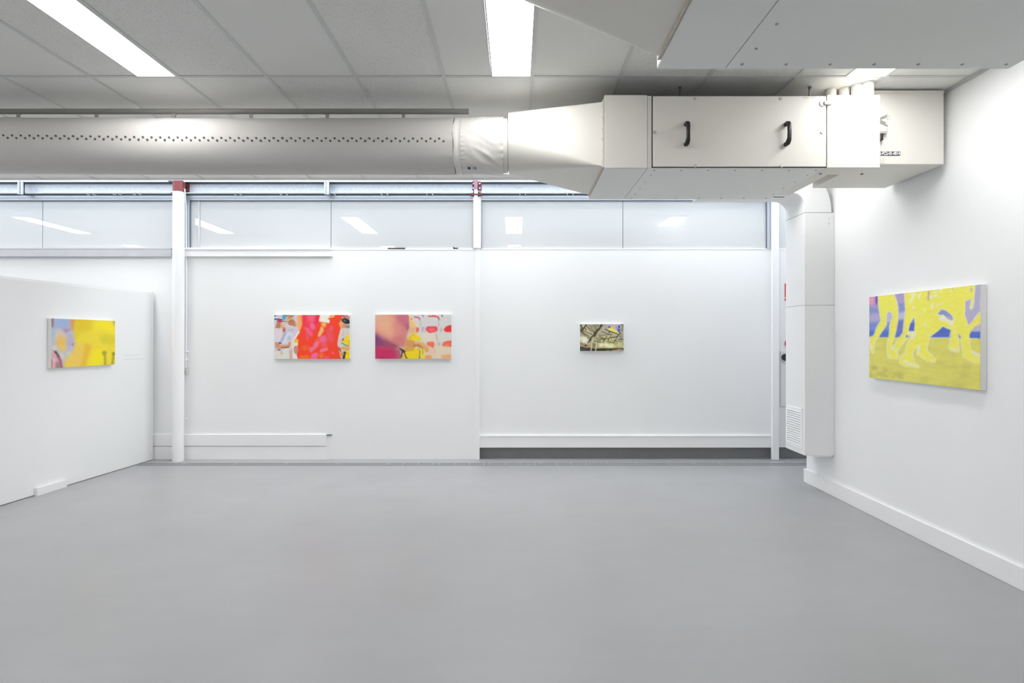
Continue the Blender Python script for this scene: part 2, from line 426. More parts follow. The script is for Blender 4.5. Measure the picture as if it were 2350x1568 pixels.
# floor drain grates along the back wall
yg0, yg1 = 6.555, 6.675
gx = -4.66; k = 0
while gx < 3.9:
    w = .62
    q = B(); nb = 16
    q.box((gx+.004, yg0, -.004), (gx+w-.004, yg0+.012, .004)); q.box((gx+.004, yg1-.012, -.004), (gx+w-.004, yg1, .004))
    for y in (.036, .060, .084): q.box((gx+.004, yg0+y-.0065, -.004), (gx+w-.004, yg0+y+.0065, .0035))
    step = .62 if k < 5 else (.18 if k < 10 else .31)
    xx = gx
    while xx < gx+w-.02:
        q.box((xx+.004, yg0, -.004), (xx+.02, yg1, .0038)); xx += step
    q.box((gx+w-.02, yg0, -.004), (gx+w-.004, yg1, .0038))
    place = ['under the end of the white partition', 'in front of the round column', 'left of centre below the white ledge', 'below the ledge under the red dress painting',
             'at the end of the white ledge', 'under the pair of paintings', 'left of the dark recess', 'at the left start of the dark recess', 'under the dark recess left part',
             'below the small dark painting', 'under the dark recess right of small painting', 'left of the square white post', 'in front of the square white post', 'beside the right wall end'][min(k, 13)]
    o = q.build('drain_grate', FLOORG, origin=(gx+w/2, (yg0+yg1)/2, 0))
    tag(o, 'grey painted floor drain grate ' + place, 'drain grate', 'drain grates along the back wall')
    gx += w; k += 1
o = B().box((-4.66, yg0-.004, -.002), (gx, yg1+.004, .0008)).build('trim_8', mat('grate trough', (118, 119, 121), .8)); struct(o)

# electrical cabinet and fire signs half hidden behind the wall duct
t = thing('electrical_cabinet', (xb(1830), ZB, zb(870)), 'pale grey electrical cabinet with black knob behind the wall duct', 'cabinet')
cb = B().box((xb(1790.5), ZB-.018, zb(933)), (xb(1870), ZB, zb(806)), bev=.004).build('body', WHITEP, t)
B().cyl((xb(1799), ZB-.07, zb(820)), (xb(1799), ZB-.018, zb(820)), .047, 28, r2=.042).build('rotary_knob', BLACK, t, smooth=True)
t = thing('fire_sign', (xb(1820), ZB, zb(670)), 'red upright fire sign peeking out behind the wall duct', 'sign')
B().box((xb(1800.8), ZB-.006, zb(691)), (xb(1845), ZB, zb(651))).build('plate', RED, t)
B().box((xb(1800.5), ZB-.008, zb(685)), (xb(1845), ZB-.006, zb(683))).build('white_band', WHITEP, t)
o = B().cyl((xb(1812), ZB-.02, zb(788)), (xb(1812), ZB, zb(788)), .062, 32).build('alarm_disc', RED, smooth=True)
tag(o, 'round red alarm disc just above the cabinet behind the wall duct', 'alarm')

# ------------------------------------------------------------------ left partition
pk = (-4.576+4.711)/(6.86-4.974); pc = -4.576 - pk*6.86        # X = pc + pk*Y on its face
def pface(px, off=0.):
    d = (px-VX)/F; y = (pc+off)/(d-pk); return Vector((pc+off+pk*y, y, 0))
nrm = Vector((1, -pk, 0)).normalized(); tdir = Vector((pk, 1, 0)).normalized()
def pslab(y0, y1, z0, z1, o0, o1, mb):
    pts = []
    for (y, o) in ((y0, o0), (y1, o0), (y1, o1), (y0, o1)):
        p = Vector((pc+pk*y, y, 0)) + nrm*o; pts.append((p.x, p.y, z0))
    mb.prism(pts, (0, 0, z1-z0)); return mb
pt = thing('partition_wall', (pc+pk*4.2, 4.2, 0), 'freestanding white gallery partition at the left carrying the yellow painting', 'partition')
pslab(1.4, 6.835, .006, 2.085, 0, -.11, B()).build('panel', PANELW, pt)
pslab(1.4, 6.835, 2.086, 2.106, -.006, -.11, B()).build('top_cap', PANELW, pt)
pslab(6.836, 6.862, .006, 2.115, .004, -.11, B()).build('end_post', TRIM, pt)
a, c = pface(166), pface(207)
o = pslab(5.30, 5.62, .0, .075, .035, .002, B())
o = o.build('floor_block', TRIM); tag(o, 'small white block on the floor against the foot of the partition', 'block')
# faint wall lettering beside the yellow painting
a0, a1 = pface(287), pface(330)
wt = thing('wall_lettering', (a0.x, a0.y, Z_(825, a0.y)), 'two lines of very faint lettering on partition right of yellow painting', 'wall text')
rl = random.Random(3)
for row, (y0_, y1_) in enumerate(((a0.y, a0.y+.20), (a0.y-.02, a1.y-.02))):
    zc = Z_(816 + row*9.5, a0.y); y = y0_; o = B()
    while y < y1_:
        w = rl.uniform(.012, .035); pslab(y, y+w, zc-.006, zc+.006, .0012, -.0002, o); y += w + .008
    o.build('text_line', FAINT, wt)

# ------------------------------------------------------------------ fan coil units
def fcu(dy, label, full=True):
    y0 = 3.70 + dy; yb = 4.524 + dy
    zt, zl = CAM+1.643, CAM+1.151
    t = thing('fan_coil_unit', (1.35, y0+.4, zl), label, 'air conditioning unit', 'ceiling fan coil units')
    v = lambda x, y, z: (x, y+dy, z)
    B().box((.602, y0-.004, zl), (.892, yb, zt+.004), bev=.003).build('outlet_casing', CREAM, t)
    B().box((.8945, y0, zl), (2.103, yb, zt), bev=.002).build('casing', CREAM, t)
    sg = B()
    sg.box((.8915, y0+.002, zl+.002), (.895, yb-.002, zt-.002))
    sg.build('seam_shade', SEAM, t)
    B().box((.922, y0-.003, zl+.003), (2.1045, y0+.001, zt-.003)).build('gasket', DARK, t)
    ap = B().box((.928, y0-.012, zl+.007), (2.1005, y0-.002, zt-.008), bev=.002).build('access_panel', CREAM, t)
    for px, py in ((1594,226.5),(1792,226.5),(1501.5,304),(1886,304),(1595,381),(1793,381)):
        p = P_(px, py, 3.69); p.y += dy
        sc = B().cyl((p.x, y0-.018, p.z), (p.x, y0-.011, p.z), .0105, 14).build('screw', SCREW, ap, smooth=True)
    for px in (1576, 1806):
        x = X_(px, 3.67); z1, z0 = Z_(277, 3.65), Z_(332, 3.65)
        h = B(); rings = []
        path = [(z1-.012, 0.012), (z1-.012, -.028), (z1-.016, -.042), (z1-.030, -.050), ((z1+z0)/2, -.053), (z0+.042, -.050), (z0+.028, -.044), (z0+.014, -.03), (z0+.014, 0.012)]
        wd = [.013, .013, .0125, .012, .011, .012, .0135, .014, .014]
        for i, (z, yo) in enumerate(path):
            a_ = Vector(path[max(i-1,0)]); c_ = Vector(path[min(i+1,len(path)-1)]); d = (c_-a_).normalized(); nn = Vector((-d.y, d.x))
            th = .010 if 1 < i < 6 else .013
            rings.append([(x+sx*wd[i], y0-.012+yo+nn.y*sy*th, z+nn.x*sy*th) for sx, sy in ((-1,-.6),(-.6,-1),(.6,-1),(1,-.6),(1,.6),(.6,1),(-.6,1),(-1,.6))])
        h.loft(rings).build('handle', BLACK, ap, smooth=True)
    B().box((.61, y0+.03, zt+.001), (2.09, yb-.01, zt+.006)).build('dark_top_sheet', DARKTOP, t)  # added unseen dark sheet, dims the ceiling above the unit
    # bottom panel with screws
    bp = B().box((.8958, y0+.003, zl-.0025), (2.1015, yb-.002, zl)).build('base_panel', COOLCREAM, t)
    B().box((.6035, y0+.001, zl-.0025), (.8905, yb-.002, zl)).build('base_panel', COOLCREAM, t)
    for i in range(7):
        x = .95 + i*.185
        for y in (y0+.04, yb-.04):
            B().cyl((x, y, zl-.005), (x, y, zl-.0024), .0065, 10).build('screw', GREYP, bp, smooth=True)
    for i in range(4):
        for x in (.955, 2.06): 
            y = y0+.15+i*.17
            B().cyl((x, y, zl-.005), (x, y, zl-.0024), .0055, 10).build('screw', GREYP, bp, smooth=True)
    # square-to-round transition
    xa, xc_ = X_(1166, 3.88), .589
    cyc, czc, cr_ = 4.08+dy, CAM+1.453, .2155
    ry0, ry1, rz0, rz1 = 3.712+dy, 4.455+dy, CAM+1.169, CAM+1.606
    circ, rect = [], []
    n = 16
    corners = [(ry0, rz1), (ry0, rz0), (ry1, rz0), (ry1, rz1)]
    for q in range(4):
        for k in range(n+1):
            an = PI/2 + q*PI/2 + (k/n)*PI/2            # start at top, go to the front (-y)
            circ.append((xa, cyc + math.cos(an)*cr_, czc + math.sin(an)*cr_)); rect.append((xc_, corners[q][0], corners[q][1]))
    steps = 14
    rings = [[tuple(Vector(p)*(1-s/steps) + Vector(r)*(s/steps)) for p, r in zip(circ, rect)] for s in range(steps+1)]
    # end ring slightly open: keep rect corners distinct by tiny offset
    rings[-1] = [(p[0], p[1] + (k % (n+1))*1e-5, p[2]) for k, p in enumerate(rings[-1])]
    tr_ = B().loft(rings, cap=False).build('duct_transition', CREAM, t, smooth=True)
    B().box((xa+.05, cyc-cr_*.93, czc+.054), (xc_-.03, cyc-cr_*.93+.002, czc+.056)).build('fold_line', SEAM, tr_)
    fl = B()
    fl.box((xc_, ry0-.012, rz0-.012), (xc_+.012, ry1+.012, rz1+.012), bev=.002)
    fl.build('flange', mat('grubby flange sealant', (208, 203, 190), .7, var=.12, vscale=40), t)
    for z in np.linspace(rz0+.03, rz1-.03, 6):
        B().cyl((xc_-.004, ry0-.004, z), (xc_+.002, ry0-.004, z), .006, 8).build('rivet', SCREW, t)
    # hanging rods
    for x, y in ((1.16, 3.85), (2.075, 3.85), (.75, 4.35), (1.9, 4.4)):
        r = B().cyl((x, y+dy, zt-.02), (x, y+dy, CEIL+.004), .006, 10).cyl((x, y+dy, CEIL-.006), (x, y+dy, CEIL+.001), .011, 12).build('hanger_rod', STEEL, t, smooth=True)
    if not full: return t
    # right cover, side channel, fan cabinet
    cv = B().box((2.107, y0-.012, zl), (2.466, 3.85+dy, zt), bev=.003).build('end_cover', CREAM, t)
    B().box((2.102, y0-.001, zl), (2.1075, y0+.1, zt-.004)).build('gasket', SEAM, t)  # strip paints the shadow line of the seam
    lp = P_(1897, 235, 3.67)
    la = B().box((lp.x-.012, y0-.030, lp.z-.012), (lp.x+.042, y0-.012, lp.z+.012), bev=.004).cyl((lp.x-.016, y0-.018, lp.z), (lp.x-.016, y0-.012, lp.z), .022, 14).build('latch', CREAM, cv, smooth=True)
    for px, py in ((1883, 398.5), (1978, 399)):
        p = P_(px, py, 3.8)
        B().cyl((X_(px, 1.151*F/(VY-py)), 1.151*F/(VY-py)+dy, zl-.006), (X_(px, 1.151*F/(VY-py)), 1.151*F/(VY-py)+dy, zl+.001), .009, 10).build('bolt', STEEL, cv, smooth=True)
    B().box((2.104, 3.851+dy, zl+.0005), (2.207, 4.40+dy, CAM+1.45)).build('side_channel', CREAM, t)
    B().box((2.1025, y0+.15, zl-.001), (2.1045, yb-.02, zl+.02)).build('gasket', SEAM, t)  # strip paints the shadow line of the seam
    B().box((2.208, 3.86+dy, CAM+1.278), (2.449, 4.50+dy, CAM+1.62)).build('gap_blocker', CREAM, t)  # added box, out of sight, keeps lamp light out of this gap
    fb = B().box((2.45, 3.88+dy, CAM+1.235), (3.049, 4.50+dy, CEIL-.009), bev=.003).build('fan_cabinet', CREAM, t)
    B().box((2.47, 3.873+dy, CEIL-.03), (3.045, 3.885+dy, CEIL-.012)).build('top_strip', CREAM, fb)
    yl = 3.88+dy
    pl = B().box((X_(2010, yl), yl-.004, Z_(357, yl)), (X_(2065.3, yl), yl, Z_(348.2, yl))).build('equipment_label', BLACK, fb)
    cu = bpy.data.curves.new('equipment_code', 'FONT'); cu.body = '2-FCU-01-0014'; cu.size = .0305; cu.space_character = 1.02; cu.offset = .0013
    cu.align_x = 'RIGHT'
    ob = bpy.data.objects.new('tmp', cu); COL.objects.link(ob)
    me = bpy.data.meshes.new_from_object(ob.evaluated_get(bpy.context.evaluated_depsgraph_get()))
    bpy.data.objects.remove(ob)
    wx = max(v_.co.x for v_ in me.vertices) - min(v_.co.x for v_ in me.vertices)
    targ = X_(2064.3, yl) - X_(2017, yl)
    me.transform(Matrix.Scale(targ/wx, 4, (1, 0, 0)))
    me.transform(Matrix.Translation((X_(2064.3, yl), yl-.0048, Z_(355.9, yl))) @ Matrix.Rotation(PI/2, 4, 'X'))
    me.materials.clear(); me.materials.append(WHITEP)
    lt = bpy.data.objects.new('label_text', me); COL.objects.link(lt); lt.parent = fb
    me.transform(Matrix.Translation(-world_loc(fb)))
    rp = B()
    for k, py in enumerate((363.5, 366.5, 369, 373.2, 375.2)):
        rp.box((X_(2012, yl), yl-.001, Z_(py+.5, yl)), (X_(2030.5, yl), yl+.001, Z_(py-.25, yl)))
    rp.build('rating_plate', mat('faint print', (196, 194, 190), .8), fb)
    iso = B().box((X_(1999, yl), yl-.02, Z_(305, yl)), (X_(2031, yl), yl, Z_(255, yl)), bev=.003)
    iso = iso.build('isolator', mat('light grey isolator', (228, 227, 222), .5), fb)
    m2 = mat('grey isolator rib', (150, 147, 138), .5)
    for (x0_, py0, x1_, py1, th) in ((2012, 275.5, 2031, 266.5, 1.5), (2012, 278, 2031, 270.5, 1.), (2012, 278, 2028, 285, 2.), (2012, 283, 2032, 291.5, 1.3)):
        B().prism([(X_(x0_, yl), yl-.024, Z_(py0-th, yl)), (X_(x1_, yl), yl-.024, Z_(py1-th, yl)), (X_(x1_, yl), yl-.024, Z_(py1+th, yl)), (X_(x0_, yl), yl-.024, Z_(py0+th, yl))], (0, .006, 0)).build('rib', m2, fb)
    B().box((X_(2000, yl), yl-.03, Z_(310, yl)), (X_(2030, yl), yl, Z_(304.5, yl)), bev=.002).build('terminal_cover', GREYP, fb)
    B().cyl((X_(2016, yl), yl-.02, Z_(324, yl)), (X_(2016, yl), yl-.02, Z_(311, yl)), .018, 18).cyl((X_(2015, yl), yl-.02, Z_(326, yl)), (X_(2015, yl), yl-.02, Z_(324, yl)), .012, 14).build('cable_gland', BLACK, fb, smooth=True)
    sw = B(); rn = random.Random(5)
    def scrib(px0, px1, py, n, amp, y):
        pts = [(px0 + (px1-px0)*k/n, py + (rn.random()-.5)*2*amp) for k in range(n+1)]
        for (u0, v0), (u1, v1) in zip(pts[:-1], pts[1:]):
            sw.prism([(X_(u0, y), y-.0012, Z_(v0-.25, y)), (X_(u1, y), y-.0012, Z_(v1-.25, y)), (X_(u1, y), y-.0012, Z_(v1+.25, y)), (X_(u0, y), y-.0012, Z_(v0+.25, y))], (0, .0006, 0))
    scrib(2036, 2043, 266.5, 8, 1.2, yl); scrib(2034, 2040, 273.3, 7, .6, yl); scrib(2042, 2045, 273.8, 3, .5, yl)
    sw.build('handwriting', INK, fb)
    sw = B(); yy_ = y0-.0122
    scrib(1842, 1856, 224.6, 14, .8, yy_); scrib(1861, 1872, 224.4, 11, .8, yy_)
    sw.build('handwriting', INK, ap)
    for px, py, yp, z0 in ((1907, 207, 3.90, CAM+1.60), (1937.5, 203, 3.885, CAM+1.60), (1967, 196, 3.83, zt-.02), (1991.5, 190, 3.795, zt-.02)):
        x = X_(px, yp); r = .034 if px < 1950 else .037
        B().cyl((x, yp+dy, z0), (x, yp+dy, CEIL+.004), r, 24).build('pipe', FOIL if px > 1950 else CREAM, t, smooth=True)
    return t
fcu(0., 'cream fan coil unit with two black handles hung below the ceiling')
fcu(-2.196, 'nearer fan coil unit overhead, its pale underside cut by the top edge', full=False)

# ------------------------------------------------------------------ fabric air duct (sock)
def sock(dy, x_end, label, marks=True):
    yc, zc0, r0 = 4.08+dy, CAM+1.430, .200
    t = thing('fabric_air_duct', (-2.5, yc, zc0), label, 'air duct', 'fabric air ducts')
    n = 72
    xs_ = np.linspace(-5.2, x_end, 210)
    rings = []
    hang = [X_(p, 4.08) for p in (42, 222, 399, 576, 751, 926)]
    def zc(x): return zc0 + .006*max(0, (-x-2.6))/1.2 - .004*math.exp(-((x+1.9)/.9)**2)
    for x in xs_:
        dmin = min(abs(x-h) for h in hang)
        pinch = .004*math.exp(-(dmin/.06)**2)
        ring = []
        e = x_end - x
        for k in range(n):
            a_ = 2*PI*k/n
            up = max(0, math.cos(a_))
            w = noise.noise(Vector((x*1.7, math.cos(a_)*1.2, math.sin(a_)*1.2)))*.003
            gather = .004*math.exp(-e/.05)*math.sin(a_*17 + 2*math.sin(a_*5))
            rr = r0 + w + pinch*up**4 + gather
            ring.append((x, yc + math.sin(a_)*rr, zc(x) + math.cos(a_)*rr))
        rings.append(ring)
    B().loft(rings).build('sleeve', FABRIC, t, smooth=True)
    # zip cuff
    rings = []
    for i in range(7):
        x = x_end + .002 + i*.0085
        rings.append([(x + .006*math.sin(2*PI*k/n*6)*math.exp(-i), yc + math.sin(2*PI*k/n)*(r0+.003+.002*math.sin(i*1.1)), zc0 + math.cos(2*PI*k/n)*(r0+.003+.002*math.sin(i*1.1))) for k in range(n)])
    B().loft(rings).build('cuff', FABRIC2, t, smooth=True)
    # connector sleeve with folds
    xs2 = np.linspace(x_end+.054, x_end+.360, 60); rings = []
    for i, x in enumerate(xs2):
        f = i/(len(xs2)-1)
        ring = []
        for k in range(n*2):
            a_ = 2*PI*k/(n*2)
            wr_ = noise.noise(Vector((x*9+3, math.cos(a_)*2.6, math.sin(a_)*2.6+x*4)))
            wr2 = abs(noise.noise(Vector((x*5-7, math.cos(a_+x*3)*3.2, math.sin(a_+x*3)*3.2))))
            env = math.sin(PI*f)
            g_ = .0035*math.exp(-f/.06)*math.sin(a_*40) + .003*math.exp(-(1-f)/.08)*math.sin(a_*24)
            rr = r0 + .004*f + .006*env*wr_ - .012*env*wr2 + g_ + .005*env
            ring.append((x, yc + math.sin(a_)*rr, zc0+.003*f + math.cos(a_)*rr))
        rings.append(ring)
    B().loft(rings).build('connector', FABRIC2, t, smooth=True)
    x0 = x_end+.361
    sp = B().cyl((x0-.01, yc, zc0+.002), (X_(1166, 3.88)-.002, yc, zc0+.002), r0-.006, 64)
    for xx in (x0+.004, x0+.018): sp.cyl((xx, yc, zc0+.002), (xx+.008, yc, zc0+.002), r0-.002, 64)
    sp.build('spigot_ring', CREAM, t, smooth=True)
    # punched holes in a zigzag
    hb = B(); x = X_(1018, 3.88); k = 0
    while x > -5.0:
        z = zc(x)
        py = 319 if k % 2 else 324
        e_ = .03 - .09*(x+3.7)/3.2 - (0 if k % 2 else .09)     # angle above horizontal towards the room
        c = Vector((x, yc - math.cos(e_)*(r0+.0035), z + math.sin(e_)*(r0+.0035)))
        nv = Vector((0, -math.cos(e_), math.sin(e_)))
        hb.cyl(c - nv*.006, c + nv*.0002, .0072, 14)
        x -= 10.0*3.88/F; k += 1
    hb.build('vent_holes', HOLE, t)
    if marks:
        mk = B(); rn = random.Random(9)
        for (u0, u1, s0) in ((1072, 1079, 1), (1084, 1085, 0), (1088, 1089.5, 0), (1090.5, 1092, 0)):
            x0_, x1_ = X_(u0, 3.95), X_(u1, 3.95)
            for e_ in ((-1.20, -1.17), (-1.15, -1.13), (-1.11, -1.095)):
                pts = []
                R_ = r0+.0075
                for (xx, an) in ((x0_, e_[0]), (x1_, e_[0]), (x1_, e_[1]), (x0_, e_[1])):
                    pts.append((xx, yc - math.cos(an)*R_, zc0 + math.sin(an)*R_))
                mk.prism(pts, (0, .004, .003))
        mk.build('printed_mark', BLUEINK, t)
    return t
sock(0., X_(1041, 3.95), 'long white fabric air duct with a zigzag row of dark holes')

# suspension rail
t = thing('suspension_rail', (-2.3, 4.08, CAM+1.69), 'grey round suspension rail running along above the fabric duct', 'rail')
zr = Z_(256, 4.08)
B().cyl((-5.2, 4.08, zr), (X_(1076, 4.08), 4.08, zr), .0205, 24).build('tube', GREYM, t, smooth=True)
for p in (42, 222, 399, 576, 751, 926, -135):
    x = X_(p, 4.08)
    h = B().prism([(x-.02, 4.075, zr-.018), (x+.02, 4.075, zr-.018), (x+.012, 4.075, zr-.03), (x+.010, 4.075, zr-.049), (x-.010, 4.075, zr-.049), (x-.012, 4.075, zr-.03)], (0, .01, 0))
    h.build('hanger_strap', GREYP, t)

# ------------------------------------------------------------------ wall duct on the right
t = thing('wall_duct', (2.94, 5.48, .36), 'tall white boxed duct on the right wall with elbow and low vent', 'air duct')
X0, X1, Y0, Y1 = 2.806, 3.094, 5.29, 5.665
zB, zT = CAM-1.147, CAM+1.215
mid = Z_(701, Y0)
B().box((X0, Y0, mid+.003), (X1, Y1, zT), bev=.003).build('upper_section', DUCTW, t)
lo = B().box((X0, Y0, zB), (X1, Y1, mid), bev=.003).build('lower_section', DUCTW, t)
B().box((X0+.002, Y0+.002, mid-.002), (X1-.03, Y1-.002, mid+.005)).build('seam', SEAM, t)
B().box((X0-.001, Y0-.0012, zT-.0015), (X1-.018, Y1, zT+.003)).build('seam', SEAM, t)
# elbow profile in XZ, extruded along Y
ri, ro = .125, .125+.255
cxe, cze = X0-ri, zT+.07
inn = [(X0, zT+.003)] + [(cxe+math.cos(a_)*ri, cze+math.sin(a_)*ri) for a_ in np.linspace(0, PI/2, 14)] + [(1.84, cze+ri)]
ZTOP = CAM+1.688
inn = [inn[0]] + inn[1:-1] + [inn[-1]]
arc = [(cxe-.02+math.cos(a_)*(X0+.262-cxe+.02), zT+.003+math.sin(a_)*(ZTOP-zT-.003)) for a_ in np.linspace(0, PI/2, 14)]
out = [(X0+.262, zT+.002)] + arc + [(1.84, ZTOP)]
B().loft([[(i_[0], Y0+.004, i_[1]), (o_[0], Y0+.004, o_[1]), (o_[0], Y1-.002, o_[1]), (i_[0], Y1-.002, i_[1])] for i_, o_ in zip(inn, out)]).build('elbow', DUCTW, t, smooth=True)
B().box((2.58, 5.452, cze+ri-.003), (2.688, 5.464, cze+ri+.004)).build('slip_joint', DARK, t)
# vent grille on the left face
gy0, gy1 = X0*F/(1842-VX), X0*F/(1806-VX)
gz0, gz1 = Z_(1026, 5.45), Z_(935, 5.45)
vg = B()
xg = X0-.008
vg.box((xg, gy0, gz0), (X0-.0005, gy0+.028, gz1)); vg.box((xg, gy1-.022, gz0), (X0-.0005, gy1, gz1))
vg.box((xg, gy0+.028, gz0), (X0-.0005, gy1-.022, gz0+.03)); vg.box((xg, gy0+.028, gz1-.022), (X0-.0005, gy1-.022, gz1))
vg = vg.build('vent_grille', TRIM, t)
B().box((X0-.0012, gy0+.026, gz0+.028), (X0-.0002, gy1-.02, gz1-.02)).build('grille_shade', mat('grille shadow cavity', (120, 122, 126), .9), vg)
ns = 15
for k in range(ns):
    z = gz0+.036 + (gz1-gz0-.064)*k/(ns-1)*.985
    B().prism([(X0-.001, gy0+.026, z+.010), (X0-.012, gy0+.026, z-.006), (X0-.010, gy0+.026, z-.008), (X0-.001, gy0+.026, z+.006)], (0, gy1-gy0-.046, 0)).build('louvre', TRIM, vg)
B().box((X0+.09, Y0+.01, zB-.012), (X1-.02, Y1-.05, zB)).build('bottom_lip', DUCTW, t)
for py, dz in ((503, .008), (513.5, .018)):
    p = P_(1902, py, Y0); B().box((p.x-.003, Y0-.0015, p.z-dz/2), (p.x+.002, Y0+.001, p.z+dz/2)).build('scuff_mark', GREYP, t)

# ------------------------------------------------------------------ paintings
GK = {}
def gk(n, s):
    if (n, s) not in GK:
        i = np.arange(n); K = np.exp(-.5*((i[:,None]-i[None,:])/s)**2); K /= K.sum(1, keepdims=True); GK[(n, s)] = K
    return GK[(n, s)]
class Art:
    def __init__(s, W, H, quad, base):
        s.W, s.H = W, H
        s.img = np.zeros((H, W, 3)); s.img[:] = base
        uu, vv = np.meshgrid((np.arange(W)+.5)/W, (np.arange(H)+.5)/H)
        tl, tr, br, bl = [np.array(q, float) for q in quad]          # corners in the crop's pixels
        # projective map of the unit square to the quad
        A = []; rhs = []
        for (u, v), (x, y) in zip(((0,0),(1,0),(1,1),(0,1)), (tl, tr, br, bl)):
            A += [[u, v, 1, 0, 0, 0, -u*x, -v*x], [0, 0, 0, u, v, 1, -u*y, -v*y]]; rhs += [x, y]
        h = np.linalg.solve(np.array(A), np.array(rhs))
        w = h[6]*uu + h[7]*vv + 1
        s.x = (h[0]*uu + h[1]*vv + h[2])/w; s.y = (h[3]*uu + h[4]*vv + h[5])/w
        s.px = abs(tr[0]-tl[0])/W                                    # crop pixels per art pixel
    def put(s, m, col, blur, al=1.):
        if blur > 0:
            q = round(max(.35, blur/s.px), 2); m = gk(s.H, q) @ m @ gk(s.W, q).T
        m = (np.clip(m, 0, 1)*al)[..., None]; s.img = s.img*(1-m) + np.array(col, float)*m
    def poly(s, col, pts, blur=6, al=1.):
        ins = np.zeros(s.x.shape, bool); n = len(pts)
        for i in range(n):
            x0, y0 = pts[i]; x1, y1 = pts[(i+1) % n]
            if y0 == y1: continue
            c = (y0 > s.y) != (y1 > s.y)
            ins ^= c & (s.x < (x1-x0)*(s.y-y0)/(y1-y0)+x0)
        s.put(ins.astype(float), col, blur, al)
    def ell(s, col, cx, cy, rx, ry, rot=0, blur=6, al=1.):
        a = math.radians(rot); dx, dy = s.x-cx, s.y-cy
        u = (dx*math.cos(a)+dy*math.sin(a))/rx; v = (-dx*math.sin(a)+dy*math.cos(a))/ry
        s.put((u*u+v*v < 1).astype(float), col, blur, al)
    def line(s, col, pts, w, blur=4, al=1.):
        m = np.zeros(s.x.shape, bool)
        for (x0, y0), (x1, y1) in zip(pts[:-1], pts[1:]):
            L = (x1-x0)**2+(y1-y0)**2 + 1e-9
            t = np.clip(((s.x-x0)*(x1-x0)+(s.y-y0)*(y1-y0))/L, 0, 1)
            m |= (s.x-x0-t*(x1-x0))**2+(s.y-y0-t*(y1-y0))**2 < (w/2)**2
        s.put(m.astype(float), col, blur, al)
    def grain(s, amp, seed, hx=3, hy=1):
        r = np.random.default_rng(seed).normal(0, 1, (s.H, s.W)); r = gk(s.H, hy) @ r @ gk(s.W, hx).T
        r /= r.std(); s.img = s.img + (r*amp)[..., None]

def art_mat(name):
    m = bpy.data.materials.new(name); m.use_nodes = True; nt = m.node_tree; b = nt.nodes['Principled BSDF']
    a = nt.nodes.new('ShaderNodeAttribute'); a.attribute_name = 'paint'
    nt.links.new(a.outputs['Color'], b.inputs['Base Color']); b.inputs['Roughness'].default_value = .6; b.inputs['Specular IOR Level'].default_value = .25
    return m
ART = art_mat('oil paint on canvas')

def painting(art, o, ux, uz, w, h, depth, nrm, label):
    """o = top left corner of the painted face, ux = unit vector along it, nrm = out of the wall"""
    o, ux, uz, nrm = Vector(o), Vector(ux), Vector(uz), Vector(nrm)
    t = thing('painting', o + ux*w/2 - uz*h - nrm*depth, label, 'painting', 'paintings on the gallery walls')
    loc = t.location
    b = B(); c = [o, o+ux*w, o+ux*w-uz*h, o-uz*h]
    b.prism([p - nrm*.0015 for p in c], -nrm*(depth-.0035)).build('stretcher', CANVAS, t)
    q = o + ux*w*.35 - uz*.06 - nrm*(depth-.0022)
    B().prism([q, q+ux*w*.3, q+ux*w*.3-uz*.05, q-uz*.05], -nrm*.0018).build('wall_mount', BLIND, t)
    W, H = art.W, art.H
    img = np.clip(art.img, 0, 255)/255; L = np.where(img <= .04045, img/12.92, ((img+.055)/1.055)**2.4)
    vs = [tuple(o + ux*(w*(i/(W-1))) - uz*(h*(j/(H-1))) - loc) for j in range(H) for i in range(W)]
    fs = [(j*W+i, j*W+i+1, (j+1)*W+i+1, (j+1)*W+i) for j in range(H-1) for i in range(W-1)]
    me = bpy.data.meshes.new('painted_face'); me.from_pydata(vs, [], fs)
    at = me.color_attributes.new('paint', 'FLOAT_COLOR', 'POINT')
    at.data.foreach_set('color', np.concatenate([L.reshape(-1, 3), np.ones((W*H, 1))], 1).astype(np.float32).ravel())
    me.materials.append(ART); me.validate()
    if me.polygons[0].normal.dot(nrm) < 0: me.flip_normals()
    ob = bpy.data.objects.new('painted_face', me); COL.objects.link(ob); ob.parent = t

# 1: blurred yellow back and pale figures (left partition)
A = Art(150, 100, ((355,285),(1700,330),(1700,1252),(355,1332)), (246, 222, 62))
A.poly((196,200,218), [(300,250),(770,250),(850,600),(860,900),(700,1100),(600,1400),(300,1400)], 30)
A.poly((158,104,132), [(300,250),(415,250),(410,480),(300,490)], 22)
A.poly((166,188,224), [(430,290),(740,290),(760,480),(560,520),(410,480)], 26)
A.poly((232,160,104), [(745,290),(860,290),(850,420),(815,560),(770,520)], 24)
A.ell((196,144,182), 665, 545, 60, 45, 0, 20); A.ell((160,150,180), 735, 520, 28, 18, 0, 12)
A.ell((176,200,222), 395, 580, 45, 100, 10, 24)
A.poly((190,188,218), [(690,600),(800,580),(850,800),(810,980),(720,960),(670,780)], 24)
A.poly((228,206,190), [(450,560),(520,490),(590,560),(660,640),(690,760),(560,680),(430,760)], 24)
A.ell((243,200,108), 560, 790, 108, 145, 8, 26); A.poly((246,205,112), [(480,850),(660,850),(660,1000),(600,1000)], 24)
A.ell((216,110,112), 800, 838, 20, 40, 0, 10)
A.ell((206,198,232), 772, 905, 35, 60, 0, 18)
A.ell((222,218,206), 430, 905, 55, 60, 20, 18); A.poly((222,220,208), [(480,960),(600,1020),(640,1090),(580,1150),(520,1060)], 20)
A.ell((214,214,216), 735, 1020, 65, 55, 0, 24)
A.poly((226,170,172), [(340,960),(430,980),(500,1150),(520,1340),(340,1340)], 24)
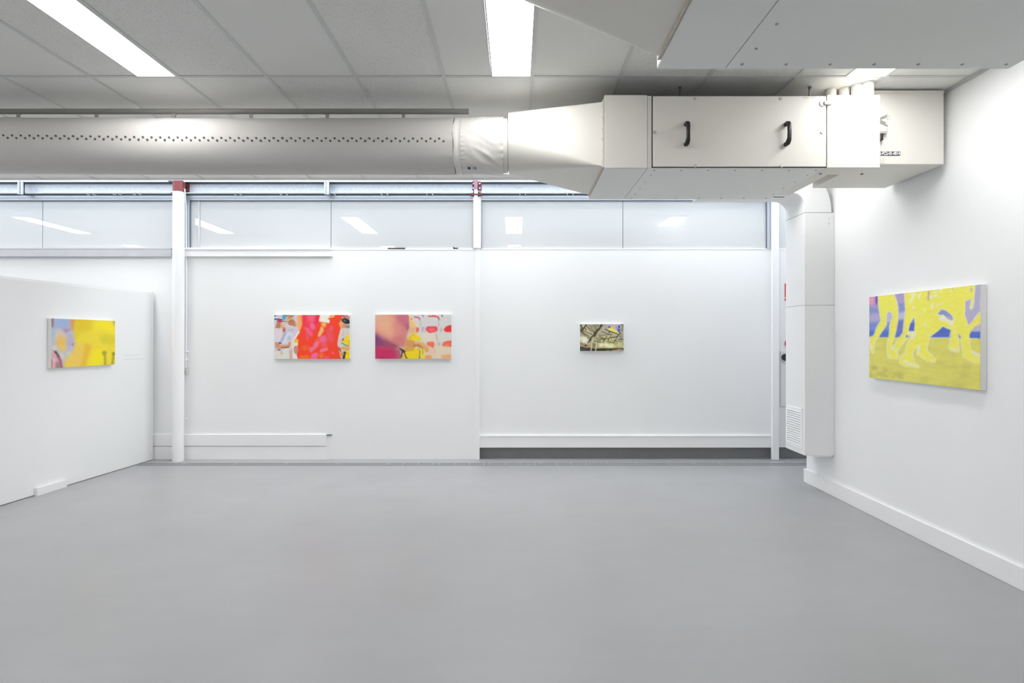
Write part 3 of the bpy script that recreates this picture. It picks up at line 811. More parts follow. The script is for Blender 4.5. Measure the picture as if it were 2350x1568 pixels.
A.poly((168,140,146), [(460,1180),(540,1200),(560,1345),(420,1345)], 18); A.ell((226,196,216), 405, 1160, 40, 60, 0, 18); A.ell((240,190,170), 395, 1280, 40, 60, 0, 18)
A.line((92,62,72), [(440,985),(480,1030),(510,1090)], 42, 12); A.line((180,84,104), [(505,1080),(550,1180),(575,1330)], 44, 14); A.line((200,90,100), [(360,1150),(360,1340)], 22, 14)
A.poly((246,210,98), [(840,880),(1000,800),(1200,830),(1160,1010),(1060,1290),(640,1320),(640,1140),(780,1060)], 40)
A.poly((240,194,52), [(1060,830),(1190,830),(1170,980),(1090,1160),(1100,1280),(960,1290),(1020,1120)], 26)
A.poly((236,206,48), [(860,310),(1210,310),(1200,520),(1100,560),(870,700),(840,800),(850,480)], 40)
A.ell((243,222,70), 1030, 640, 140, 70, 0, 40)
A.ell((228,212,54), 1540, 720, 170, 115, 10, 34); A.poly((253,234,50), [(1250,330),(1640,340),(1690,600),(1480,520),(1260,520)], 50)
A.poly((251,233,40), [(1200,980),(1440,900),(1440,1270),(1130,1290)], 40)
A.ell((170,164,50), 1470, 1010, 50, 48, 0, 14); A.line((176,168,50), [(1480,1030),(1490,1270)], 42, 14)
A.ell((150,148,60), 1665, 1025, 38, 34, 0, 12); A.line((176,166,46), [(1660,1050),(1640,1260)], 44, 14); A.ell((206,192,80), 1680, 370, 30, 60, 0, 20)
A.grain(.8, 1)
n_ = pface(118, .044); f_ = pface(264, .044)
zt_ = Z_(731, n_.y); hh = zt_ - Z_(845.5, n_.y); ln = (Vector((f_.x, f_.y)) - Vector((n_.x, n_.y))).length
painting(A, (n_.x, n_.y, zt_), tdir, (0,0,1), ln, hh, .044, nrm, 'blurred yellow painting with pale figures hung on the left partition')

# 2: woman in a red and pink dress in a crowd
A = Art(200, 116, ((215,258),(2155,258),(2155,1388),(215,1388)), (252, 72, 44))
# crowd on the left
A.poly((214,208,222), [(200,240),(960,240),(930,500),(860,690),(740,860),(700,1100),(820,1400),(200,1400)], 8)
A.poly((92,172,196), [(430,250),(780,250),(700,300),(640,300),(520,330),(500,400),(410,390)], 10); A.line((60,90,120), [(440,264),(560,268)], 16, 6)
A.poly((214,206,226), [(300,270),(430,270),(410,370),(310,350)], 8); A.poly((232,232,232), [(215,320),(330,330),(380,370),(215,360)], 6); A.poly((150,150,160),[(215,260),(270,260),(260,310),(215,320)],8)
A.line((58,56,84), [(215,372),(320,366),(410,390)], 28, 6); A.poly((208,50,86), [(285,395),(400,400),(440,430),(380,455),(300,440)], 7); A.line((80,90,110), [(430,425),(540,432)], 18, 6)
A.poly((196,132,104), [(290,440),(420,450),(400,560),(440,600),(330,610),(245,600)], 10)
A.ell((240,188,150), 440, 490, 70, 34, -12, 8); A.ell((232,170,128), 430, 570, 65, 34, 10, 8); A.ell((196,120,86), 470, 650, 45, 60, 20, 10)
A.ell((232,176,128), 600, 370, 78, 92, 0, 9); A.ell((200,136,96), 640, 300, 70, 40, 10, 8); A.poly((196,130,96), [(640,370),(720,380),(770,480),(720,560),(600,520),(560,460)], 10)
A.line((150,90,60), [(570,350),(610,352)], 14, 5); A.line((150,90,60), [(590,425),(640,430)], 12, 5)
A.line((238,224,150), [(540,500),(610,550),(740,550),(790,490)], 22, 6); A.line((60,50,50), [(730,560),(800,500)], 16, 6)
A.poly((216,208,222), [(520,540),(780,560),(780,700),(720,800),(520,700)], 10); A.poly((206,190,206), [(560,610),(740,640),(740,680),(540,660)], 10)
A.poly((176,182,198), [(480,700),(560,690),(480,840),(400,980),(370,960)], 14); A.poly((220,220,234), [(560,690),(700,760),(660,930),(430,1010),(480,850)], 12); A.ell((190,198,216), 600, 860, 50, 70, 20, 18)
A.poly((228,218,226), [(225,610),(420,600),(440,720),(360,940),(225,960)], 12); A.poly((236,216,206), [(230,610),(420,605),(400,650),(250,700)], 14)
A.poly((214,150,110), [(235,960),(350,970),(380,1040),(400,1100),(320,1140),(250,1040)], 9); A.line((222,156,116), [(290,1080),(430,1070),(590,1060),(625,980)], 76, 8); A.line((90,70,60), [(400,1110),(590,1085)], 18, 6)
A.line((62,58,84), [(350,970),(385,985)], 30, 8); A.line((60,50,50), [(320,1150),(370,1155)], 22, 6); A.line((50,50,60), [(520,1150),(600,1155)], 22, 7)
A.poly((236,222,210), [(400,1130),(640,1110),(640,1180),(420,1200)], 10); A.poly((230,228,214), [(225,1190),(640,1180),(620,1400),(225,1400)], 8); A.ell((212,196,184), 410, 1230, 30, 60, 0, 12)
A.poly((226,178,168), [(600,1180),(680,1100),(680,1400),(620,1400)], 12); A.poly((238,236,234), [(690,860),(740,830),(760,1100),(800,1300),(830,1400),(690,1400)], 8); A.poly((232,218,214), [(640,930),(720,850),(730,1000),(690,1120),(640,1080)], 10)
# dress
A.poly((252,72,44), [(945,250),(1985,250),(1930,420),(1900,600),(1860,800),(1830,1000),(1880,1120),(1900,1280),(1960,1400),(850,1400),(800,1260),(840,1080),(820,980),(760,860),(860,680),(930,520)], 6)
A.poly((250,176,112), [(805,255),(935,255),(940,440),(910,600),(865,690),(800,560)], 10); A.line((244,196,160), [(810,260),(805,520),(840,650)], 34, 10); A.line((240,120,70), [(915,290),(930,420)], 24, 10)
A.line((250,236,232), [(850,700),(790,790),(750,860)], 44, 8)
A.poly((250,206,50), [(770,870),(830,880),(840,960),(790,1000),(730,970)], 12); A.poly((240,236,214), [(730,970),(830,970),(830,1060),(740,1050)], 10)
A.ell((216,158,112), 778, 1140, 50, 100, 0, 8); A.line((140,90,60), [(740,1080),(735,1180),(765,1255)], 12, 5); A.ell((228,118,128), 815, 1160, 26, 70, 0, 12)
A.poly((250,80,92), [(960,255),(1390,255),(1360,420),(1300,560),(1240,690),(1220,800),(1130,820),(1060,760),(990,640),(950,420)], 16)
A.poly((246,60,82), [(945,255),(1050,255),(1030,420),(1110,560),(990,560),(950,420)], 20); A.poly((250,100,138), [(1050,270),(1290,265),(1280,400),(1190,460),(1100,400)], 24); A.poly((248,50,76), [(1290,270),(1390,260),(1350,450),(1290,560),(1240,440)], 18)
A.poly((246,108,160), [(1150,440),(1250,520),(1280,620),(1190,640),(1130,560)], 18); A.poly((250,102,140), [(1000,570),(1090,600),(1200,740),(1190,810),(1100,770),(1040,690)], 18)
A.poly((250,90,110), [(1010,700),(1090,760),(1110,930),(1050,920)], 18)
A.poly((250,64,100), [(1210,640),(1290,640),(1250,760),(1210,760)], 18)
A.poly((248,240,228), [(1390,255),(1670,255),(1640,330),(1590,360),(1645,400),(1630,470),(1500,460),(1370,430),(1360,400)], 10); A.poly((236,200,196), [(1380,400),(1480,440),(1620,460),(1600,475),(1380,440)], 10, .6)
A.poly((250,176,104), [(1670,255),(1780,255),(1750,320),(1660,345),(1600,345)], 10)
A.poly((244,150,60), [(1400,450),(1560,470),(1555,570),(1510,590),(1430,540)], 12); A.ell((250,190,108), 1490, 505, 50, 42, 20, 10)
A.poly((250,184,112), [(1410,545),(1490,590),(1485,680),(1390,820),(1330,820),(1340,740),(1390,640)], 10)
A.poly((250,104,60), [(1330,820),(1380,830),(1340,910),(1260,930)], 12)
A.ell((250,106,146), 1460, 890, 100, 100, 0, 22); A.poly((248,106,160), [(1400,820),(1540,790),(1560,920),(1440,920)], 20)
A.poly((248,90,104), [(1560,640),(1700,560),(1740,880),(1700,980),(1560,900)], 30); A.ell((250,92,130), 1680, 600, 44, 70, 0, 20)
A.poly((250,120,152), [(1320,910),(1380,960),(1340,1060),(1240,1160),(1150,1220),(1100,1100),(1200,1080),(1240,970)], 16)
A.poly((250,110,150), [(1100,1090),(1200,1120),(1180,1220),(1130,1200)], 16); A.poly((250,96,110), [(1420,960),(1560,940),(1600,1090),(1420,1100)], 30)
A.poly((250,122,154), [(1380,1160),(1450,1110),(1590,1095),(1600,1150),(1500,1200),(1390,1220)], 12); A.poly((250,112,164), [(1180,1260),(1290,1210),(1340,1260),(1320,1390),(1130,1390)], 18); A.ell((250,96,150), 1560, 1360, 70, 40, 0, 20); A.ell((250,100,120), 1720, 1230, 46, 34, 30, 14)
A.poly((254,120,44), [(850,1310),(1120,1290),(1100,1390),(860,1390)], 24); A.ell((252,110,50), 1000, 1110, 100, 60, 0, 40); A.ell((252,120,60), 1420, 1300, 70, 70, 0, 30)
# figures on the right
A.poly((222,214,208), [(1980,250),(2170,250),(2170,1400),(1940,1400),(1895,1280),(1880,1120),(1830,1010),(1860,820),(1920,600),(1930,420)], 7)
A.poly((206,140,128), [(1990,255),(2170,255),(2170,400),(2040,350),(1980,330)], 12); A.line((110,96,96), [(1975,270),(2010,330)], 24, 8); A.ell((236,220,220), 2130, 280, 30, 22, 0, 8)
A.poly((244,170,100), [(1960,340),(1940,400),(1960,460),(1990,520),(1960,600),(1900,580),(1870,480)], 9); A.ell((226,150,120), 2010, 540, 55, 60, 0, 10); A.line((244,150,130), [(1960,600),(1990,590)], 20, 6)
A.ell((46,46,52), 2050, 420, 112, 66, 22, 7); A.ell((110,108,112), 2015, 410, 44, 22, 40, 8)
A.poly((152,142,132), [(2040,510),(2170,510),(2170,600),(2050,600)], 8); A.line((196,190,184), [(2050,530),(2150,525)], 16, 5)
A.poly((226,214,206), [(1920,620),(2170,620),(2170,740),(2000,860),(1960,880),(1880,850)], 10); A.poly((214,202,196), [(1960,640),(2010,640),(2000,820),(1950,830)], 14); A.poly((224,204,204), [(1870,860),(1960,860),(1940,960),(1910,1080),(1840,1050)], 10)
A.poly((110,90,52), [(1965,860),(2010,860),(1980,930),(1955,940)], 8)
A.poly((248,218,40), [(2170,740),(2090,780),(2020,860),(1950,965),(2050,1000),(2100,1060),(2170,1100)], 7); A.line((214,176,30), [(2000,930),(2160,930)], 10, 6, .6); A.poly((226,184,34), [(2120,900),(2170,880),(2170,1080),(2110,1060)], 14)
A.line((104,164,104), [(1950,985),(2090,1050)], 28, 6); A.ell((170,168,160), 2030, 1040, 40, 18, 20, 6)
A.line((232,176,110), [(1960,1110),(2060,1130),(2170,1110)], 90, 9); A.poly((250,216,32), [(2170,1180),(2040,1200),(2010,1400),(2170,1400)], 7); A.line((232,180,40), [(2040,1220),(2130,1260)], 30, 16)
A.line((60,60,50), [(2020,1220),(1990,1390)], 60, 9); A.ell((226,160,104), 1950, 1260, 44, 60, 15, 10); A.line((120,70,56), [(1890,1110),(1920,1190)], 26, 8)
A.grain(1.0, 2, 1.2, 1.2)
yp = ZB-.042
def back_painting(A, x0, x1, y0, y1, depth, label):
    yq = ZB-depth
    painting(A, (X_(x0, yq), yq, Z_(y0, yq)), (1,0,0), (0,0,1), X_(x1, yq)-X_(x0, yq), Z_(y0, yq)-Z_(y1, yq), depth, (0,-1,0), label)
back_painting(A, 629.3, 802.7, 723, 824, .04, 'painting of a red and pink dress in a crowd, left of the pair')

# 3: blurred cheek, magenta, yellow cloth and stadium seats
A = Art(200, 116, ((180,248),(2140,248),(2140,1382),(180,1382)), (222, 216, 206))
A.poly((222,220,216), [(1040,240),(2160,240),(2160,760),(1200,760)], 20); A.poly((234,222,204), [(1300,720),(1750,720),(1780,960),(1440,960)], 16); A.poly((226,222,214), [(1800,720),(2160,720),(2160,920),(1820,920)], 16)
A.poly((236,218,190), [(1440,1070),(2160,1060),(2160,1400),(1440,1400)], 24); A.poly((236,206,182), [(1500,1090),(1720,1100),(1720,1250),(1540,1250)], 20)
A.line((150,150,165), [(1400,260),(1415,310)], 26, 8); A.line((110,110,125), [(1890,260),(1905,300)], 28, 8)
A.line((222,92,140), [(1190,312),(1290,325),(1330,380)], 34, 8); A.line((230,100,96), [(1560,300),(1700,290),(1790,320),(1815,370)], 44, 10)
A.poly((222,220,218), [(1390,330),(1560,320),(1770,330),(1800,400),(1790,520),(1390,520)], 14); A.line((196,190,186), [(1800,400),(1815,520),(1760,700)], 22, 10); A.line((200,190,190), [(1310,370),(1350,470),(1340,540)], 22, 10)
A.poly((214,206,208), [(1370,560),(1480,560),(1480,700),(1360,720)], 14); A.ell((196,186,182), 1400, 620, 24, 60, 0, 14); A.ell((196,192,186), 1870, 640, 24, 70, 10, 14)
A.poly((244,84,96), [(1480,600),(1530,550),(1750,550),(1780,600),(1770,660),(1700,710),(1560,715),(1490,660)], 10); A.ell((252,112,112), 1630, 640, 90, 50, 0, 20)
A.poly((240,64,74), [(1945,620),(1990,560),(2060,530),(2160,515),(2160,700),(2000,695),(1940,660)], 10); A.ell((250,60,60), 2050, 630, 60, 40, 0, 20)
A.poly((248,110,88), [(1220,575),(1310,580),(1310,660),(1230,730)], 10)
A.line((190,180,168), [(1740,760),(1770,920)], 20, 10); A.ell((200,194,180), 1820, 1000, 30, 50, 0, 14)
A.poly((252,122,88), [(1500,950),(1690,940),(1700,1030),(1670,1110),(1590,1070),(1520,1040)], 10); A.poly((248,112,88), [(1895,1030),(1930,960),(2020,925),(2160,910),(2160,1080),(1900,1050)], 10); A.ell((250,142,112), 2020, 1030, 80, 26, 0, 14)
A.poly((248,164,110), [(1470,1290),(1620,1280),(1640,1390),(1460,1390)], 18); A.poly((248,176,118), [(1870,1290),(2120,1270),(2120,1370),(1900,1370)], 20); A.line((222,196,170), [(1715,1100),(1725,1300)], 16, 10)
# big blurred figure
A.poly((222,140,132), [(150,220),(1050,220),(1060,560),(1000,800),(950,1080),(700,1080),(150,700)], 24)
A.ell((240,182,148), 470, 520, 260, 250, 15, 90); A.ell((238,176,146), 560, 700, 170, 120, 20, 80); A.ell((234,186,160), 260, 330, 120, 120, 0, 60)
A.poly((210,116,138), [(740,250),(1040,250),(1060,560),(900,560),(760,440)], 50); A.poly((170,110,136), [(960,460),(1060,520),(1060,640),(980,660)], 26); A.poly((228,150,140), [(620,440),(800,440),(860,700),(700,800)], 60)
A.poly((216,132,134), [(640,840),(940,780),(930,1060),(700,1080)], 40)
A.poly((150,72,112), [(150,690),(320,820),(600,980),(780,1080),(740,1140),(150,1110)], 44); A.poly((140,72,118), [(150,720),(300,850),(260,1060),(150,1040)], 30); A.poly((170,84,104), [(420,900),(760,1060),(700,1120),(420,1080)], 30)
A.poly((202,54,104), [(150,1060),(480,1100),(700,1130),(800,1200),(830,1400),(150,1400)], 26); A.ell((208,50,96), 480, 1240, 180, 80, 0, 40); A.ell((176,40,86), 420, 1385, 170, 24, 0, 16)
A.poly((190,96,110), [(700,1140),(840,1140),(840,1390),(720,1390)], 26)
# cloth and hand
A.poly((244,200,140), [(1060,270),(1150,330),(1230,500),(1220,700),(1080,700),(1060,480)], 14); A.line((244,220,180), [(1050,260),(1120,330),(1160,430),(1230,520)], 36, 9); A.line((170,120,90), [(1120,340),(1110,380)], 18, 8); A.poly((238,184,140),[(1060,560),(1200,580),(1210,720),(1040,740)],20)
A.poly((222,160,104), [(960,870),(1180,900),(1230,1000),(1180,1090),(1000,1110),(940,1010)], 18); A.poly((234,180,120), [(1160,950),(1400,960),(1530,1060),(1560,1180),(1500,1230),(1440,1160),(1280,1050)], 14); A.ell((226,180,110), 1500, 1140, 50, 80, -10, 12); A.poly((200,136,80), [(1170,1010),(1320,1010),(1440,1120),(1380,1110),(1240,1060),(1120,1110)], 14)
A.poly((248,220,52), [(1010,870),(1060,790),(1180,720),(1270,770),(1330,880),(1310,940),(1200,930),(1090,890)], 10); A.poly((238,196,56), [(1000,880),(1090,800),(1120,880)], 14); A.line((220,180,40), [(1070,800),(1190,770)], 14, 6); A.line((254,236,80), [(1240,750),(1380,890)], 26, 8); A.line((226,200,100), [(1280,800),(1370,900)], 14, 6)
A.poly((246,218,36), [(1000,1180),(1260,1090),(1330,1150),(1300,1400),(850,1400),(930,1260)], 12); A.poly((226,170,80), [(880,1080),(1200,1080),(1180,1160),(960,1200)], 18); A.poly((246,224,40), [(1340,1120),(1420,1120),(1450,1300),(1440,1400),(1360,1400)], 10); A.line((150,110,70), [(1330,1190),(1320,1390)], 24, 8); A.line((190,150,60), [(1395,1110),(1410,1260)], 18, 8); A.ell((214,170,150), 1310, 1140, 28, 30, 0, 8)
A.poly((80,56,60), [(770,1095),(850,1110),(960,1180),(940,1240),(880,1210),(820,1140)], 12); A.line((80,50,40), [(880,1200),(850,1340)], 34, 9); A.line((100,70,40), [(930,1220),(980,1360)], 26, 9); A.line((226,176,60), [(900,1270),(890,1390)], 30, 10); A.line((120,90,30), [(985,1350),(1010,1360)], 20, 6)
A.grain(.8, 3, 1.2, 1.2)
back_painting(A, 861, 1036, 722.3, 823.5, .04, 'painting of blurred pink cheek and stadium seats, right of the pair')

# 4: small dark painting of a stadium roof
A = Art(190, 116, ((290,255),(2100,255),(2100,1365),(290,1365)), (190, 184, 146))
rn = random.Random(11)
A.poly((176,168,138), [(280,240),(1300,240),(1000,700),(300,760)], 40); A.poly((196,190,160), [(1100,420),(2120,700),(2120,1060),(1000,1000)], 40); A.poly((208,202,140), [(1100,760),(1800,760),(1700,1100),(1000,1100)], 50)
A.ell((140,140,126), 420, 330, 140, 80, 0, 30); A.ell((204,204,180), 455, 330, 70, 70, 0, 14); A.ell((110,106,92), 350, 500, 70, 80, 0, 20)
A.poly((214,204,168), [(420,500),(560,420),(820,600),(770,740),(520,600)], 20); A.poly((216,206,170), [(560,360),(640,330),(900,540),(840,620)], 14); A.poly((214,208,180), [(650,280),(760,270),(900,500)], 14)
A.poly((176,166,146), [(820,270),(1100,270),(1080,430),(960,480)], 20); A.poly((196,184,160), [(1000,560),(1140,540),(1120,660),(1000,700)], 14)
for (p, w) in (([(540,310),(350,540)], 60), ([(300,290),(440,480)], 40), ([(560,330),(900,600)], 28), ([(660,310),(880,560)], 18), ([(400,500),(800,690)], 30), ([(380,570),(640,800)], 36), ([(340,560),(520,780)], 24),
               ([(500,440),(560,500)], 40), ([(580,340),(760,580)], 16), ([(700,280),(820,400)], 14), ([(880,280),(980,470)], 16), ([(980,280),(1060,360)], 18), ([(860,620),(1120,420),(1220,300)], 40),
               ([(900,680),(1000,560)], 70), ([(1180,300),(1120,400)], 90), ([(1000,520),(1090,450)], 100), ([(880,740),(940,640)], 110), ([(700,900),(820,740)], 60), ([(640,1000),(740,900)], 70),
               ([(1080,720),(1600,680)], 26), ([(1080,760),(1320,870),(1840,780)], 28), ([(1180,570),(1480,670)], 28), ([(1330,880),(1240,1000)], 34), ([(1420,740),(1320,880)], 28), ([(1000,930),(1300,880)], 28), ([(980,850),(1260,860)], 22),
               ([(1600,700),(1540,800)], 20), ([(1840,780),(1760,900),(1690,1040)], 30), ([(1480,860),(1460,920)], 40), ([(1520,800),(2080,750)], 16), ([(1980,780),(1950,880)], 20), ([(1700,930),(2060,980)], 18), ([(1400,970),(1700,1040)], 20), ([(1880,880),(2080,900)], 34), ([(900,970),(1180,1020)], 36), ([(2080,440),(2000,560)], 34), ([(1960,380),(2100,360)], 30)):
    A.line((72,62,44), p, w*.8, 8, .95)
for k in range(150):
    x, y = rn.uniform(320, 2080), rn.uniform(300, 1180); an = rn.choice((.5, .35, -.9, 1.0, -.2)) + rn.uniform(-.2, .2); L = rn.uniform(60, 190)
    A.line(rn.choice(((86,78,52), (120,110,76), (222,214,180), (96,88,60))), [(x, y), (x+L*math.cos(an), y+L*math.sin(an))], rn.uniform(9, 18), 7, .55)
A.poly((206,198,214), [(1350,260),(2080,260),(1960,560),(1880,640),(1780,480),(1560,420),(1400,450)], 20)
A.poly((186,172,214), [(1360,290),(1470,280),(1430,440),(1370,450)], 20); A.poly((70,80,140), [(1470,350),(1560,330),(1550,400),(1460,420)], 12); A.poly((160,176,220), [(1500,280),(1580,270),(1560,360)], 14); A.poly((238,226,230), [(1570,300),(1620,290),(1610,380),(1560,380)], 10); A.line((222,140,100), [(1620,280),(1640,360)], 40, 10)
A.poly((232,206,130), [(1630,290),(1720,300),(1700,440),(1600,420)], 14); A.poly((200,160,222), [(1750,290),(1850,300),(1850,450),(1770,460)], 22); A.poly((120,150,214), [(1820,380),(1900,400),(1920,540),(1840,520)], 18); A.poly((56,64,130), [(1880,300),(1950,330),(1950,420),(1890,420)], 14); A.poly((90,84,176), [(1860,480),(1960,440),(1930,600),(1880,580)], 16); A.ell((160,170,160), 2010, 450, 50, 90, 10, 24); A.poly((122,112,110),[(1960,270),(2090,260),(2090,330),(1980,320)],20)
A.poly((246,236,122), [(1430,490),(1480,420),(1560,405),(1700,440),(1790,510),(1830,580),(1845,650),(1640,580)], 8)
A.line((48,40,34), [(1330,470),(1500,540),(1840,655),(1900,690)], 26, 6); A.line((70,60,40), [(1900,680),(1840,750)], 30, 8); A.line((60,50,50), [(1520,570),(1510,610)], 40, 8); A.ell((244,232,150), 1885, 650, 24, 30, 0, 8); A.line((60,50,60), [(1960,560),(1920,680)], 24, 8)
A.line((206,200,196), [(1950,560),(2090,620)], 30, 8)
for (x, y, r) in ((440,860,150), (500,940,120)): A.ell((238,236,196), x, y, r, r*.7, 0, 40)
def star(x, y, r, c, w=30):
    for k in range(4):
        an = k*PI/4 + .4; A.line(c, [(x-r*math.cos(an), y-r*math.sin(an)), (x+r*math.cos(an), y+r*math.sin(an))], w, 10)
    A.ell(c, x, y, r*.5, r*.45, 0, 12)
star(500, 930, 130, (248,246,244), 34); star(350, 850, 70, (240,240,200), 30)
A.poly((226,222,150), [(1080,1060),(1700,1060),(1800,1180),(1600,1250),(1060,1230)], 30)
star(1180, 1110, 95, (250,248,226), 26); star(1360, 1110, 95, (250,248,220), 26); 
for x in (1450, 1530, 1600): star(x, 1150, 55, (250,246,222), 20)
A.ell((222,218,120), 1920, 1090, 120, 60, 0, 20); A.line((236,224,170), [(1720,1190),(1800,1150),(2060,1170)], 24, 8); A.ell((200,190,80), 1280, 1190, 60, 24, 0, 10)
A.poly((176,150,130), [(280,1020),(640,1120),(760,1240),(280,1180)], 20); A.line((176,110,70), [(300,1030),(460,1090)], 24, 10); A.ell((74,62,44), 530, 1140, 50, 34, 0, 10)
A.poly((66,58,46), [(280,1170),(560,1240),(1100,1265),(1500,1260),(2120,1245),(2120,1400),(280,1400)], 12); A.poly((70,72,64), [(280,1190),(520,1260),(720,1370),(280,1380)], 14); A.poly((84,66,72), [(540,1230),(760,1230),(740,1350)], 16); A.line((110,110,100), [(330,1290),(520,1330)], 16, 8)
A.poly((190,180,130), [(1540,1340),(1900,1290),(2060,1300),(2100,1350),(1700,1370)], 14); A.line((170,164,120), [(1380,1340),(1500,1340)], 26, 8); A.line((190,160,140), [(1880,1290),(1990,1310)], 30, 10); A.line((120,100,60), [(1100,1240),(1500,1270)], 18, 8)
for yy in (1085, 1150, 1200): A.line((84,72,40), [(820,yy),(960,yy)], 24, 6)
A.line((222,202,168), [(820,860),(790,1040),(770,1200),(745,1370)], 50, 8); A.line((224,214,170), [(960,1000),(970,1080),(960,1200),(940,1370)], 48, 8); A.line((222,206,180), [(780,960),(880,1000)], 30, 8)
A.grain(2.5, 4, .8, .8)
back_painting(A, 1331, 1431, 744.2, 805.6, .034, 'small dark painting of stadium roof trusses, alone on right wall bay')

# 5: big yellow painting of running legs (right wall)
A = Art(260, 160, ((135,275),(1510,118),(1522,1442),(135,1288)), (245, 238, 96))
hy = 782
A.poly((150,160,216), [(100,60),(1600,60),(1600,hy),(100,hy)], 4)
A.poly((176,164,214), [(100,370),(330,350),(330,500),(100,520)], 16); A.poly((146,158,214), [(100,420),(300,400),(300,470),(100,480)], 10); A.poly((190,182,220), [(100,500),(340,480),(340,580),(100,600)], 14); A.poly((130,150,220), [(100,600),(600,580),(600,700),(100,690)], 14); A.poly((88,122,208), [(100,700),(700,690),(700,hy),(100,hy)], 12)
A.poly((216,160,204), [(100,240),(240,240),(236,370),(100,380)], 16); A.ell((240,170,190), 165, 330, 32, 46, 0, 12); A.poly((110,90,180), [(212,250),(245,250),(240,370),(212,360)], 10)
A.poly((186,170,214), [(440,220),(580,220),(580,360),(490,360)], 8); A.poly((152,158,216), [(490,355),(580,355),(580,470),(500,480)], 10); A.poly((206,202,224), [(350,470),(430,470),(420,590),(350,590)], 10); A.poly((204,204,226), [(500,470),(590,460),(580,560),(500,570)], 10); A.poly((120,130,206), [(440,570),(580,560),(560,700),(440,hy)], 12)
A.poly((194,186,212), [(1310,60),(1600,60),(1600,640),(1300,640)], 10); A.poly((182,172,206), [(1430,120),(1520,118),(1520,380),(1430,420)], 16)
A.poly((94,118,206), [(880,640),(1600,690),(1600,hy+8),(880,hy)], 6); A.poly((200,196,216), [(1380,620),(1520,610),(1520,705),(1400,705)], 6)
# grass
A.poly((232,225,114), [(100,hy),(620,782),(1100,788),(1600,794),(1600,1600),(100,1600)], 4)
rn = random.Random(4)
for k in range(150):
    x, y = rn.uniform(110, 1520), rn.uniform(800, 1440); L = rn.uniform(40, 180)
    A.line(rn.choice(((224,216,108), (240,234,108), (216,207,116), (246,238,100), (222,215,120))), [(x, y), (x+L, y+L*rn.uniform(-.02, .16))], rn.uniform(14, 34), 12, .5)
for k in range(16):
    x, y = rn.uniform(130, 560), rn.uniform(1130, 1290); A.ell((198,190,110), x, y, rn.uniform(20,50), rn.uniform(12,24), 12, 12, .6)
for x, y in ((820,1310), (1010,1100), (1330,1260), (1340,1150), (1230,1370), (500,1240)): A.ell((208,200,104), x, y, 70, 26, 5, 16, .6)
Wt = (248, 246, 230); Y_ = (250, 243, 106)
def limb(pts, halo=18):
    A.line(Wt, pts + [pts[0]], halo, 7); A.poly(Y_, pts, 6)
limb([(250,255),(440,238),(470,320),(490,400),(490,560),(470,680),(440,790),(410,850),(430,930),(490,980),(485,1045),(375,1040),(360,960),(360,880),(385,770),(395,620),(435,520),(420,470),(370,455),(345,490),(350,620),(300,690),(240,790),(200,820),(190,970),(165,960),(150,880),(150,780),(195,760),(240,640),(285,570),(270,480),(255,400)])
limb([(575,215),(1440,120),(1440,240),(1430,290),(1405,420),(1385,430),(1400,320),(1340,305),(1325,330),(1325,500),(1360,640),(1510,470),(1515,600),(1440,650),(1385,710),(1375,860),(1400,960),(1515,1060),(1515,1090),(1440,1090),(1310,1020),(1290,860),(1265,760),(1240,720),(1235,860),(1250,950),(1190,955),(1130,920),(1150,780),(1140,690),(1060,640),(1000,690),(890,770),(860,860),(850,950),(960,1050),(950,1085),(860,1070),(730,990),(740,920),(780,860),(700,920),(670,990),(700,1090),(760,1150),(600,1145),(520,1100),(520,1030),(590,960),(620,840),(670,800),(620,740),(600,790),(530,880),(480,960),(440,920),(480,830),(560,720),(570,600),(590,450)])
A.poly(Y_, [(600,300),(1320,300),(1330,540),(1200,660),(1060,660),(900,760),(640,960),(700,700),(640,560)], 6)
# openings between the legs
def hole(c, pts, halo=16): A.line(Wt, pts + [pts[0]], halo, 4); A.poly(c, pts, 4)
hole((128,140,210), [(690,530),(700,610),(690,700),(640,710),(625,690),(655,600)]); A.poly((90,110,196), [(650,600),(697,600),(690,700),(630,700)], 8)
hole((150,158,214), [(985,490),(1030,430),(1090,450),(1160,510),(1175,570),(1110,550),(1060,500),(1010,500)]); A.poly((206,190,216), [(1100,500),(1160,540),(1165,565),(1100,545)], 10)
A.poly(Wt, [(1010,510),(1060,510),(1110,560),(1180,590),(1170,640),(1090,580),(1000,560)], 8)
hole((92,116,204), [(893,778),(985,705),(1050,648),(1145,690),(1125,780)], 12); hole((96,116,200), [(1248,788),(1254,745),(1270,790)], 8); hole((90,118,208), [(588,782),(606,740),(616,782)], 6)
hole((192,186,214), [(1445,130),(1508,122),(1508,440),(1365,630),(1320,500),(1328,320),(1390,312),(1376,420),(1400,440),(1430,400)], 14)
hole((92,120,206), [(1382,788),(1382,740),(1400,708),(1512,706),(1512,790)], 8); A.poly((198,194,216), [(1400,706),(1440,640),(1512,620),(1512,706)], 5)
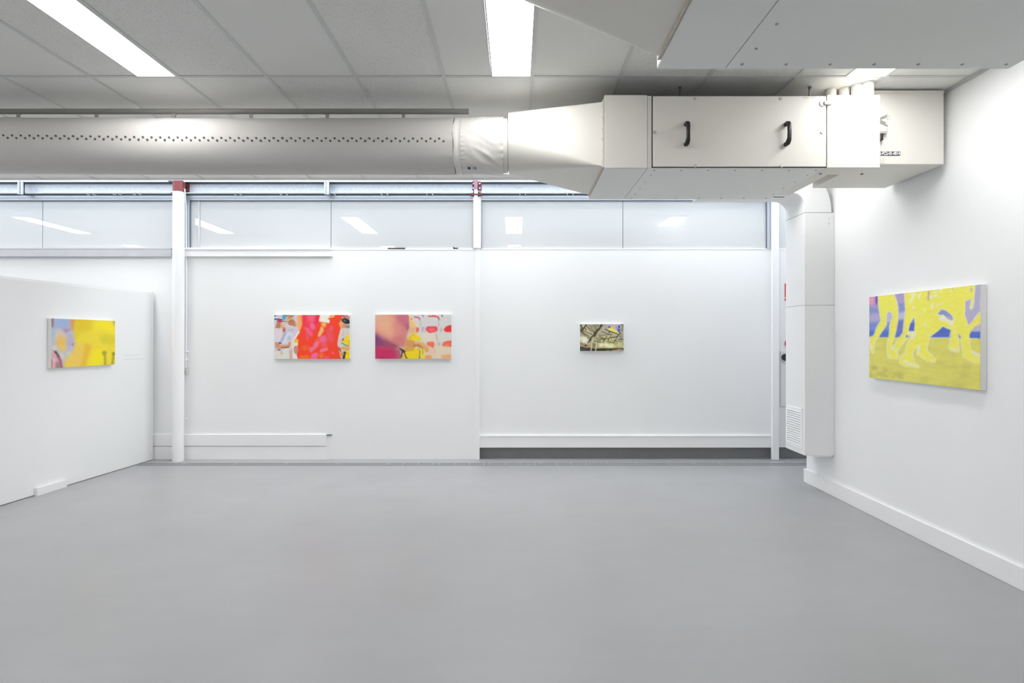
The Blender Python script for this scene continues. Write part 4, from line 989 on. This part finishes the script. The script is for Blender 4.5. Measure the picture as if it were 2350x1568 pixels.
# highlights
for pts, w in (([(700,230),(650,340)], 30), ([(770,240),(750,290)], 24), ([(640,240),(690,260)], 18), ([(940,200),(970,260),(890,280)], 26), ([(1030,190),(1020,215)], 20), ([(925,350),(910,420)], 22), ([(1050,350),(960,390)], 14), ([(1160,170),(1160,215)], 16),
               ([(680,390),(690,420)], 20), ([(830,430),(826,460)], 16), ([(700,490),(770,485)], 10), ([(825,600),(828,630)], 30), ([(630,720),(700,730),(680,780)], 44), ([(840,740),(910,745)], 12), ([(770,880),(740,980)], 20), ([(1160,920),(1240,945)], 24), ([(1410,960),(1500,1005)], 34), ([(580,1080),(640,1110),(700,1135)], 34), ([(395,1005),(400,1015)], 24), ([(410,880),(430,930)], 18), ([(165,880),(165,910)], 18), ([(600,1000),(602,1010)], 24), ([(1205,670),(1195,720)], 14), ([(1130,620),(1190,560)], 20)):
    A.line(Wt, pts, w, 6, .85)
A.line((196,170,200), [(872,205),(866,310)], 18, 6); A.line((206,180,206), [(1390,170),(1395,205)], 20, 6); A.line((206,180,206), [(1168,165),(1166,190)], 12, 5)
A.grain(1.4, 5, 3, .8)
xf = XR-.043
yf_ = xf*F/(1995-VX); yn_ = xf*F/(2250-VX)
zt_ = Z_(653, yn_); zl_ = Z_(895.5, yn_)
painting(A, (xf, yf_, zt_), (0,-1,0), (0,0,1), yf_-yn_, zt_-zl_, .043, (-1,0,0), 'large yellow painting of running legs on the right wall')

# ------------------------------------------------------------------ world, camera, view
w = bpy.data.worlds.new('World'); SC.world = w; w.use_nodes = True
w.node_tree.nodes['Background'].inputs['Color'].default_value = (.75, .85, 1, 1)
w.node_tree.nodes['Background'].inputs['Strength'].default_value = .5
cam = bpy.data.cameras.new('camera'); co = bpy.data.objects.new('camera', cam); COL.objects.link(co)
co.location = (0, 0, CAM); co.rotation_euler = (PI/2, 0, 0)
cam.sensor_fit = 'HORIZONTAL'; cam.sensor_width = 36; cam.lens = 36*F/2350
cam.shift_x = (1175-VX)/2350; cam.shift_y = -(784-VY)/2350
cam.clip_start = .05
SC.camera = co
SC.view_settings.view_transform = 'Standard'; SC.view_settings.look = 'None'
SC.view_settings.gamma = 1; SC.view_settings.use_curve_mapping = False
SC.view_settings.exposure = 0.13
SC.cycles.max_bounces = 10; SC.cycles.diffuse_bounces = 6
SC.cycles.use_denoising = True
